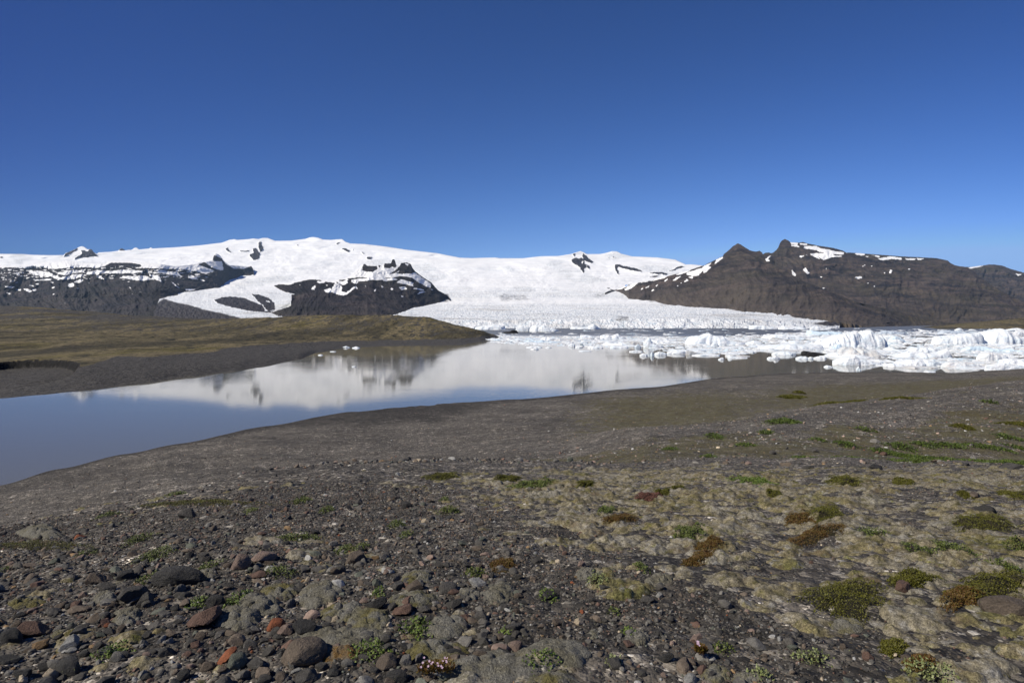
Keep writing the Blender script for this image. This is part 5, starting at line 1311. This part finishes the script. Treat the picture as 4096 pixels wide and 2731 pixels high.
BERGS = [
 (7, [(560, 265), (600, 232), (680, 213), (740, 184), (840, 168), (900, 163), (960, 156), (990, 150), (1030, 153), (1045, 188), (1100, 188), (1150, 238), (1165, 262)], 300, WHITE, 'tall white iceberg with vertical grooves and a smooth wave shaped crest', .4, 1.0, .35, .05),
 (7, [(1860, 250), (1900, 205), (2000, 165), (2060, 148), (2120, 136), (2150, 142), (2200, 180), (2300, 215), (2352, 235), (2420, 262)], 266, WHITE, 'high snowy mound iceberg near the right picture edge', .45, 0, .45, .06),
 (7, [(1570, 210), (1600, 200), (1740, 188), (1860, 174), (1960, 168), (1990, 190), (2000, 240)], 268, WHITE, 'long sloping white berg leading up to the high snowy mound', .35, .3, .6, .05),
 (7, [(750, 362), (758, 320), (800, 290), (870, 291), (912, 332), (930, 308), (1050, 318), (1100, 346), (1165, 368)], 376, DIRTY, 'dirty grey berg with a smooth scoop in front of the grooved iceberg', .4, .2, .5, .08),
 (7, [(928, 280), (940, 272), (975, 280), (1005, 305), (1012, 320)], 326, (.72, .71, .69), 'small curled fin of ice between the grooved iceberg and the dirty berg', .3, 0, .3, .05),
 (7, [(445, 335), (470, 325), (520, 333), (600, 340), (660, 352), (715, 347), (724, 362)], 368, DIRTY, 'black ash covered berg at the edge of the dark open water', .3, 0, .5, .25, True),
 (7, [(250, 133), (290, 110), (330, 122), (350, 126), (420, 117), (460, 126), (500, 134)], 141, WHITE, 'far pointed white berg left of the ash streaked one', .3, 0, .4, .1),
 (7, [(495, 152), (520, 147), (600, 160), (700, 158), (790, 165)], 190, BLUE, 'bluish slab berg with a dark waterline behind the grooved iceberg', .3, 0, .8, .06),
 (7, [(520, 130), (560, 112), (600, 118), (640, 135), (690, 128), (700, 140)], 148, WHITE, 'far double humped white berg', .3, 0, .4, .1),
 (7, [(1120, 205), (1190, 190), (1250, 196), (1300, 208)], 222, WHITE, 'low white berg right of the grooved iceberg crest', .35, 0, .5, .1),
 (7, [(1190, 235), (1230, 196), (1262, 205), (1330, 232)], 252, BLUE, 'blue tinged berg with a hollow face right of the grooved iceberg', .35, 0, .4, .12),
 (7, [(1160, 262), (1190, 245), (1260, 255), (1310, 265)], 272, (.70, .76, .76), 'greenish grey slab right of the foot of the grooved iceberg', .35, 0, .7, .1),
 (7, [(1650, 452), (1690, 420), (1800, 412), (1900, 420), (1980, 450), (2010, 462)], 468, (.68, .66, .65), 'grey tinted smooth berg in the front row with its reflection', .3, .3, .5, .05),
 (7, [(2140, 402), (2200, 390), (2300, 394), (2380, 402), (2440, 430)], 440, WHITE, 'broad white slab at the right edge of the front row', .3, 0, .75, .05),
 (7, [(1950, 384), (1990, 344), (2080, 340), (2170, 355), (2210, 378)], 408, (.78, .77, .76), 'blunt white berg with a grey flank behind the grey tinted one', .35, 0, .5, .08),
 (7, [(1822, 312), (1870, 290), (2000, 284), (2110, 312)], 322, BLUE, 'pale blue tilted slab below the high snowy mound', .3, 0, .6, .06),
 (7, [(1255, 362), (1340, 330), (1420, 326), (1520, 345), (1610, 335), (1680, 305), (1700, 340), (1720, 370)], 385, WHITE, 'long white berg behind the grey triangle of open water', .3, .2, .5, .07),
 (7, [(720, 412), (760, 390), (830, 376), (870, 362), (925, 386), (1010, 402), (1120, 426)], 446, WHITE, 'white berg with a small peak in front of the dirty berg', .3, 0, .45, .1),
 (7, [(1245, 425), (1360, 400), (1460, 393), (1560, 396), (1640, 434)], 458, WHITE, 'wide flat white berg in the front row, centre', .3, 0, .6, .06),
 (7, [(640, 458), (665, 447), (690, 452), (714, 458)], 466, WHITE, 'small lone white floe in the dark water near the shore', .5, 0, .5, .1),
 (7, [(918, 480), (930, 462), (936, 456), (942, 478), (958, 488)], 494, (.78, .84, .86), 'thin ice spike near the grassy shore', .5, 0, .3, .1),
 (7, [(1498, 502), (1530, 498), (1575, 500), (1592, 506)], 510, WHITE, 'nearest small flat floe by the shore, left of the pair', .6, 0, .8, .05),
 (7, [(1722, 524), (1760, 519), (1830, 521), (1846, 527)], 531, WHITE, 'nearest long thin floe by the shore, right of the pair', .5, 0, .8, .05),
 (7, [(0, 112), (60, 104), (120, 107), (180, 118), (240, 132)], 140, WHITE, 'far wide white berg in front of the dark end of the glacier', .3, 0, .5, .1),
 (7, [(1760, 142), (1790, 130), (1810, 131), (1832, 146)], 152, WHITE, 'small far berg in front of the green spit', .4, 0, .4, .1), (7, [(1880, 142), (1905, 138), (1940, 144)], 149, WHITE, 'tiny far floe right of the berg by the green spit', .4, 0, .5, .1),
 (7, [(2200, 142), (2240, 134), (2290, 129), (2345, 143)], 149, WHITE, 'far white floe by the spit at the right edge', .4, 0, .5, .1), (7, [(2260, 175), (2290, 150), (2352, 148), (2420, 170)], 200, (.66, .66, .68), 'dirty lump of ice at the right edge behind the mound', .4, 0, .4, .2),
 (7, [(2020, 450), (2080, 436), (2180, 430), (2300, 448), (2400, 462)], 500, WHITE, 'flat white berg mirrored in the water at the right edge', .2, 0, .8, .04),
 (7, [(100, 285), (200, 272), (330, 262), (480, 270), (610, 268), (630, 298)], 312, WHITE, 'long low white berg left of the grooved iceberg', .35, 0, .6, .08), (7, [(195, 345), (240, 332), (330, 330), (400, 345)], 362, WHITE, 'white slab left of the black ash covered berg', .4, 0, .8, .05),
 (7, [(155, 385), (180, 374), (205, 378), (225, 360), (262, 385)], 396, WHITE, 'jagged small floe in dark water below the white slab', .4, 0, .4, .15), (7, [(398, 382), (440, 370), (480, 371), (510, 384)], 396, WHITE, 'rounded floe below the black berg, left one', .5, 0, .7, .05),
 (7, [(548, 384), (590, 371), (640, 373), (660, 384)], 394, WHITE, 'rounded floe below the black berg, right one', .5, 0, .7, .05), (7, [(508, 382), (525, 374), (550, 380)], 396, (.78, .80, .80), 'little lump of ice between the two rounded floes', .5, 0, .5, .05),
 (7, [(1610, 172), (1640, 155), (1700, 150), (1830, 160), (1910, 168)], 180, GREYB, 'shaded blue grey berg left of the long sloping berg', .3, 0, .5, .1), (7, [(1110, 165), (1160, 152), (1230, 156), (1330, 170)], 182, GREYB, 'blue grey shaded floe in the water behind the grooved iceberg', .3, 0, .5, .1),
 (7, [(690, 300), (700, 285), (728, 290), (740, 265), (780, 272), (800, 300)], 308, BLUE, 'blue grey chunk at the left foot of the grooved iceberg', .4, 0, .4, .15), (7, [(1150, 440), (1200, 432), (1290, 434), (1325, 446)], 462, WHITE, 'white floe left of the wide flat front berg', .4, 0, .7, .08),
 (7, [(1340, 335), (1400, 300), (1500, 292), (1600, 300), (1640, 330)], 345, WHITE, 'snowy hump behind the long white berg', .35, 0, .5, .08), (7, [(110, 205), (200, 185), (330, 180), (420, 195), (462, 215)], 222, WHITE, 'broad snowy berg left of the bluish slab berg', .35, 0, .5, .08),
 (7, [(185, 222), (215, 210), (280, 222), (380, 232)], 237, (.42, .40, .38), 'grey dirt streaked floe in front of the broad snowy berg', .3, 0, .5, .2), (7, [(1190, 245), (1260, 222), (1320, 240)], 256, WHITE, 'white knob of ice beside the greenish grey slab', .4, 0, .4, .1),
 (6, [(345, 150), (355, 120), (380, 108), (430, 112), (468, 125)], 160, WHITE, 'rounded far iceberg right of the black rock island', .4, 0, .5, .1), (6, [(465, 140), (480, 115), (520, 102), (590, 108), (640, 135), (660, 125), (714, 148)], 162, WHITE, 'larger rounded far iceberg in front of the glacier front', .4, .2, .5, .1),
 (6, [(815, 134), (828, 117), (930, 122), (965, 118), (980, 108), (1010, 92), (1040, 110), (1072, 130)], 139, WHITE, 'far berg with a pointed right end at the glacier front', .35, .2, .45, .1),
 (6, [(0, 125), (60, 112), (180, 100), (250, 108), (262, 135)], 145, WHITE, 'low hummocky white berg behind the peninsula tip', .3, 0, .5, .12),
 (6, [(1528, 137), (1560, 126), (1585, 129), (1608, 138)], 142, WHITE, 'small lone berg in the blue open channel', .4, 0, .5, .1), (6, [(1070, 195), (1110, 185), (1180, 192), (1210, 182), (1222, 176), (1245, 198), (1285, 210)], 222, WHITE, 'white berg with a thin fin in the middle of the pack ice', .35, 0, .5, .1),
 (6, [(1440, 262), (1478, 218), (1498, 212), (1506, 240), (1530, 265), (1600, 280)], 296, WHITE, 'white berg with a sharp bluish spike', .35, 0, .4, .1), (6, [(1800, 245), (1835, 202), (1880, 196), (1930, 192), (1990, 171), (2020, 192), (2110, 200), (2150, 235), (2300, 252)], 272, WHITE, 'large snowy hummock iceberg in the middle of the ice field', .4, 0, .5, .07),
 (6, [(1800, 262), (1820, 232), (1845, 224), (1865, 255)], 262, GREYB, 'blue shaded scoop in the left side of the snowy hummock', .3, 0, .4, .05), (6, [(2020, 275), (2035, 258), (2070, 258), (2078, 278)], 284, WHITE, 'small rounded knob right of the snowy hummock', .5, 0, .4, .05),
 (6, [(438, 292), (480, 285), (540, 284), (575, 292)], 298, WHITE, 'thin floe on the open water, leftmost of the small group', .4, 0, .8, .05), (6, [(475, 309), (500, 302), (520, 294), (545, 310)], 314, WHITE, 'pointed floe nearest the peninsula on open water', .4, 0, .4, .1),
 (6, [(603, 296), (625, 287), (655, 296)], 300, WHITE, 'tiny floe right of the pointed floe', .5, 0, .5, .1), (6, [(963, 292), (990, 284), (1060, 286), (1094, 294)], 303, WHITE, 'flat floe on the still white reflecting water', .4, 0, .8, .05), (6, [(888, 324), (930, 319), (993, 324)], 330, (.74, .76, .78), 'thin grey floe below the flat floe on still water', .4, 0, .8, .05),
 (6, [(1155, 289), (1200, 285), (1290, 288), (1312, 295)], 302, WHITE, 'long flat floe right of the flat floe on still water', .3, 0, .8, .05), (6, [(1318, 326), (1360, 321), (1420, 324), (1434, 328)], 335, WHITE, 'flat floe at the near edge of the ice field', .35, 0, .8, .05), (6, [(795, 280), (820, 262), (850, 265), (858, 284)], 288, WHITE, 'blocky floe left of a dark stone on ice', .5, 0, .5, .1),
 (6, [(893, 276), (905, 262), (922, 265), (930, 280)], 284, (.18, .20, .22), 'dark grey lump of ice left of centre', .5, 0, .4, .2), (6, [(858, 291), (885, 287), (912, 292)], 299, WHITE, 'small floe in front of the dark grey lump', .5, 0, .8, .05), (6, [(1408, 357), (1438, 344), (1476, 356)], 370, WHITE, 'small pointed floe with its mirror image in dark water', .4, 0, .4, .08),
 (6, [(1500, 352), (1512, 332), (1530, 350)], 372, (.74, .80, .82), 'small tooth of ice right of the pointed floe', .5, 0, .3, .08), (6, [(1270, 255), (1320, 244), (1370, 246), (1460, 262)], 279, (.50, .48, .46), 'grey dirty berg with layered flank', .3, .3, .5, .15), (6, [(1365, 285), (1390, 268), (1408, 275), (1420, 298)], 300, (.62, .68, .74), 'angular blue grey chunk beside the dirty layered berg', .4, 0, .3, .1),
 (6, [(1535, 345), (1570, 332), (1620, 336), (1640, 350)], 362, WHITE, 'white floe right of the tooth of ice', .4, 0, .6, .08), (6, [(1640, 335), (1700, 322), (1790, 325), (1800, 340)], 352, WHITE, 'white slab left of the grey notch', .35, 0, .8, .05), (6, [(1800, 350), (1810, 322), (1850, 326), (1905, 345)], 356, (.45, .44, .43), 'dark grey notch shaped ice block', .35, 0, .4, .15),
 (6, [(1855, 362), (1900, 352), (2000, 350), (2095, 355)], 368, WHITE, 'long white floe at the near edge, right of the grey notch', .3, 0, .8, .05), (6, [(2080, 398), (2100, 385), (2120, 380), (2130, 400)], 402, WHITE, 'little pointed floe in dark water below the long floe', .5, 0, .4, .08), (6, [(2160, 372), (2175, 360), (2200, 372), (2330, 380)], 388, WHITE, 'flat floe with a small horn at the near edge', .35, 0, .6, .08),
 (6, [(2140, 360), (2180, 352), (2300, 362), (2352, 368)], 374, (.60, .58, .56), 'greyish floe behind the horned floe', .3, 0, .6, .1), (6, [(560, 220), (600, 205), (660, 212), (700, 225)], 232, WHITE, 'low white berg in the left part of the ice field', .4, 0, .5, .1), (6, [(900, 190), (960, 188), (1010, 200), (1060, 215)], 222, WHITE, 'smooth white hump left of the finned berg', .4, 0, .5, .08)]
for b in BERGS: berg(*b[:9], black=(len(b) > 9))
# small floe group near the left shore
for x0, x1, y0, yb, lab in [(342, 350, 345.6, 347.4, 'small floe near the left shore, larger of the scattered ones'), (352, 360, 346, 347.8, 'small floe near the left shore, right of the larger one'), (318, 323, 353.8, 355, 'tiny floe near the gravel beach'), (352, 356, 365.5, 366.6, 'tiny lone floe in the bright reflection'), (330, 336, 350.6, 351.4, 'thin floe strip by the gravel beach')]:
    berg(6, [((x0 - 475) * 8.552, (yb - 312.5) * 8.552 - 4), (((x0 + x1) / 2 - 475) * 8.552, (y0 - 312.5) * 8.552), ((x1 - 475) * 8.552, (yb - 312.5) * 8.552 - 4)], (yb - 312.5) * 8.552, WHITE, lab, .5, 0, .5, .1)

# the dark rock island off the peninsula
o_v, o_f = berg_mesh(lambda U: np.interp(U, [-1, -.5, 0, .35, .8, 1], [.3, 2.0, 2.4, 4.6, 4.0, .6]), .5, 41, 44, 20, .5, 0, .25)
x0, x1 = V6(215, 0)[0], V6(372, 0)[0]; yb = V6(0, 174)[1]; Dm = HC * F / (yb - YH)
put('rock_island', mesh_np('rock_island', (o_v * np.array([(x1 - x0) / 2 / F * Dm, 9, 1.0])).reshape(-1, 3), o_f, M_BLACK), loc=(((x0 + x1) / 2 - CX) / F * Dm, Dm + 5, WL), label='low black rock island standing in the lagoon beyond the peninsula tip', cat='rock')

TOPY = line([(470, 334), (540, 336), (600, 336.3), (640, 336), (700, 336.5), (760, 334.5), (800, 332), (860, 330), (1100, 329.5)])
BOTY = line([(470, 338), (500, 342.5), (530, 344.5), (600, 346.5), (640, 346), (660, 350), (690, 353.5), (740, 353.5), (760, 351), (800, 350), (834, 351.5), (846, 361), (870, 365), (940, 368.5), (1000, 370.5), (1100, 371)])
def prof_rand(r):
    k = np.linspace(-1, 1, 9); h = r.uniform(.25, 1.0, 9) ** 1.5; h[0] = h[-1] = .12
    return lambda U: np.interp(U, k, h)
PR = []
r_ = np.random.default_rng(21)
for i in range(14):
    v, f = berg_mesh(prof_rand(r_), .55, 500 + i, 22, 12, .55 + .4 * (i % 3) / 2, 0, .26)
    PR.append(mesh_np('iceberg', v.reshape(-1, 3), f, M_ICE, False))
rb = random.Random(9)
n = 0
placed = []
while n < 222:
    px = rb.uniform(485, 1060); t = rb.random()
    y = TOPY(px) + (BOTY(px) - TOPY(px)) * (t ** .85)
    dens = 1.0 if px > 700 else .75
    if rb.random() > dens: continue
    D = HC * F / (y - YH)
    w = rb.choice((2.2, 3.2, 4.5, 6.0, 8.0)) * rb.uniform(.8, 1.2) * (.6 + D / 500); w = min(w, 14)
    if (w * F / D) < 2.2: continue
    X = (px - CX) / F * D
    if any(abs(X - a) < .55 * (w + c) and abs(D - b) < .3 * (w + c) for a, b, c in placed): continue
    placed.append((X, D, w))
    tone = rb.choices((WHITE, (.80, .82, .83), BLUE, DIRTY, (.42, .41, .40)), (10, 5, 2, 1.2, .4))[0]
    tn = {WHITE: 'white', (.80, .82, .83): 'off white', BLUE: 'pale blue', DIRTY: 'dirty grey', (.42, .41, .40): 'dark grey'}[tone]
    hh = w * rb.choice((.04, .06, .08, .12, .20)) * (1 if t > .15 else .6)
    form = 'flat floe' if hh < w * .1 else ('low berg' if hh < w * .22 else 'lumpy berg')
    row = ('in the front row of the pack' if t > .8 else 'in the near half of the pack' if t > .5 else 'in the far half of the pack' if t > .2 else 'along the open blue channel')
    near_b = sorted([((V6 if b[0] == 6 else V7)(sum(q[0] for q in b[1]) / len(b[1]), b[2]) + (b[4],)) for b in BERGS], key=lambda q: (q[0] - px) ** 2 + (3 * (q[1] - y)) ** 2)[:8]
    lab = None
    for bx, by, bl in near_b:
        short = bl
        for cutw in (' with ', ' in front of', ' behind ', ',', ' left of', ' right of', ' at the', ' near the'): short = short.split(cutw)[0]
        side = 'right of' if px > bx else 'left of'; dist = 'nearer the shore than' if y > by else 'farther out than'
        sz = 'small ' if w * F / D < 7 else ('large ' if w * F / D > 16 else '')
        for cand in ('%s %s %s the %s' % (tn, form, side, short), '%s%s %s %s the %s' % (sz, tn, form, side, short), '%s %s %s the %s' % (tn, form, dist, short), '%s%s %s %s the %s' % (sz, tn, form, dist, short)):
            if len(cand.split()) <= 16 and cand not in used_labels: lab = cand; break
        if lab: break
    lab = lab or cand
    used_labels.add(lab)
    o = put('iceberg', PR[rb.randrange(14)], loc=(X, D, WL), label=lab, cat='iceberg', group='icebergs in the lagoon')
    o.scale = (w, w * rb.uniform(.7, 1.2), hh); o.rotation_euler = (0, 0, rb.uniform(-.5, .5) + rb.choice((0, math.pi))); o.color = (*tone, 1)
    n += 1

def build_brash():
    r = np.random.default_rng(31)
    protos = [berg_mesh(prof_rand(r), .6, 700 + i, 9, 6, .8, 0, .14) for i in range(8)]
    N = 9500
    P = r.uniform(470, 1120, N); t = r.random(N)
    y = TOPY(P) + (BOTY(P) - TOPY(P)) * t + r.normal(0, .25, N)
    left = (P < 690) & (r.random(N) < .35)
    y = np.where(y < 327.6, 327.8, y)
    s = .7 * 4.2 ** (r.random(N) ** 1.5)
    # drifting pieces in the open channel, at the glacier front and on the near water
    M = 900
    P2 = r.uniform(500, 1120, M); y2 = r.uniform(328.2, 335.5, M); nn = fbm(P2 / 30, y2 * 1.2, 3, 3); k = (nn > .10)
    P2, y2 = P2[k], y2[k]; s2 = r.uniform(.8, 3.2, len(P2))
    P = np.concatenate([P, P2]); y = np.concatenate([y, y2]); s = np.concatenate([s, s2]); left = np.concatenate([left, np.zeros(len(P2), bool)])
    D = HC * F / (y - YH); s = s * np.clip(D / 330, .6, 2.6)
    X = (P - CX) / F * D
    edge = fbm(X / 30, D / 45, 3, 8)
    k = ~left & ((edge > -.30) | (y < 333)) & ~((P < 503) & (y > 335) & (P < 500))
    X, D, s = X[k], D[k], s[k]; n = len(X)
    ang = r.normal(0, .5, n); h = s * r.uniform(.07, .30, n); sy = s * r.uniform(.8, 1.4, n)
    tone = np.where(r.random(n)[:, None] < .10, [.55, .54, .53], np.where(r.random(n)[:, None] < .25, [.60, .69, .75], [.77, .79, .80])) * r.uniform(.9, 1.03, (n, 1))
    pid = r.integers(0, 8, n); VV = []; FF = []; CC = []; off = 0
    for q in range(8):
        m = np.where(pid == q)[0]; v, f = protos[q]; v = v.reshape(-1, 3)
        x = v[None, :, 0] * s[m][:, None]; yy = v[None, :, 1] * sy[m][:, None]; z = v[None, :, 2] * h[m][:, None]
        a = ang[m][:, None]
        w = np.stack([x * np.cos(a) - yy * np.sin(a) + X[m][:, None], x * np.sin(a) + yy * np.cos(a) + D[m][:, None], z + WL + .01], -1)
        VV.append(w.reshape(-1, 3)); FF.append((f[None] + (np.arange(len(m)) * len(v))[:, None, None] + off).reshape(-1, 4)); CC.append(np.repeat(tone[m], len(v), 0)); off += len(m) * len(v)
    put('brash_ice', mesh_np('brash_ice', np.vstack(VV), np.vstack(FF), M_BRASH, False, {'col': np.clip(np.vstack(CC), 0, .9)}), kind='stuff', label='countless small white ice fragments packed between the icebergs', cat='brash ice')
build_brash()

# ------------------------------------------------------------------ haze
def build_haze():
    x0, x1, y0, y1, z0, z1 = -17000., 17000., -300., 16500., -700., 2350.
    v = np.array([(x, y, z) for x in (x0, x1) for y in (y0, y1) for z in (z0, z1)])
    f = np.array([(0, 1, 3, 2), (4, 6, 7, 5), (0, 4, 5, 1), (2, 3, 7, 6), (0, 2, 6, 4), (1, 5, 7, 3)])
    m = bpy.data.materials.new('haze_air'); m.use_nodes = True; nt = m.node_tree
    nt.nodes.remove(nt.nodes['Principled BSDF'])
    pv = nt.nodes.new('ShaderNodeVolumePrincipled'); pv.inputs['Color'].default_value = (.52, .74, 1.0, 1); pv.inputs['Density'].default_value = HAZE; pv.inputs['Anisotropy'].default_value = .1
    nt.links.new(pv.outputs[0], nt.nodes['Material Output'].inputs['Volume'])
    put('haze', mesh_np('haze', v, f, m, False), kind='stuff', label='thin bluish air that pales the far mountains and ice cap', cat='haze')
HAZE = 1.5e-5
build_haze()
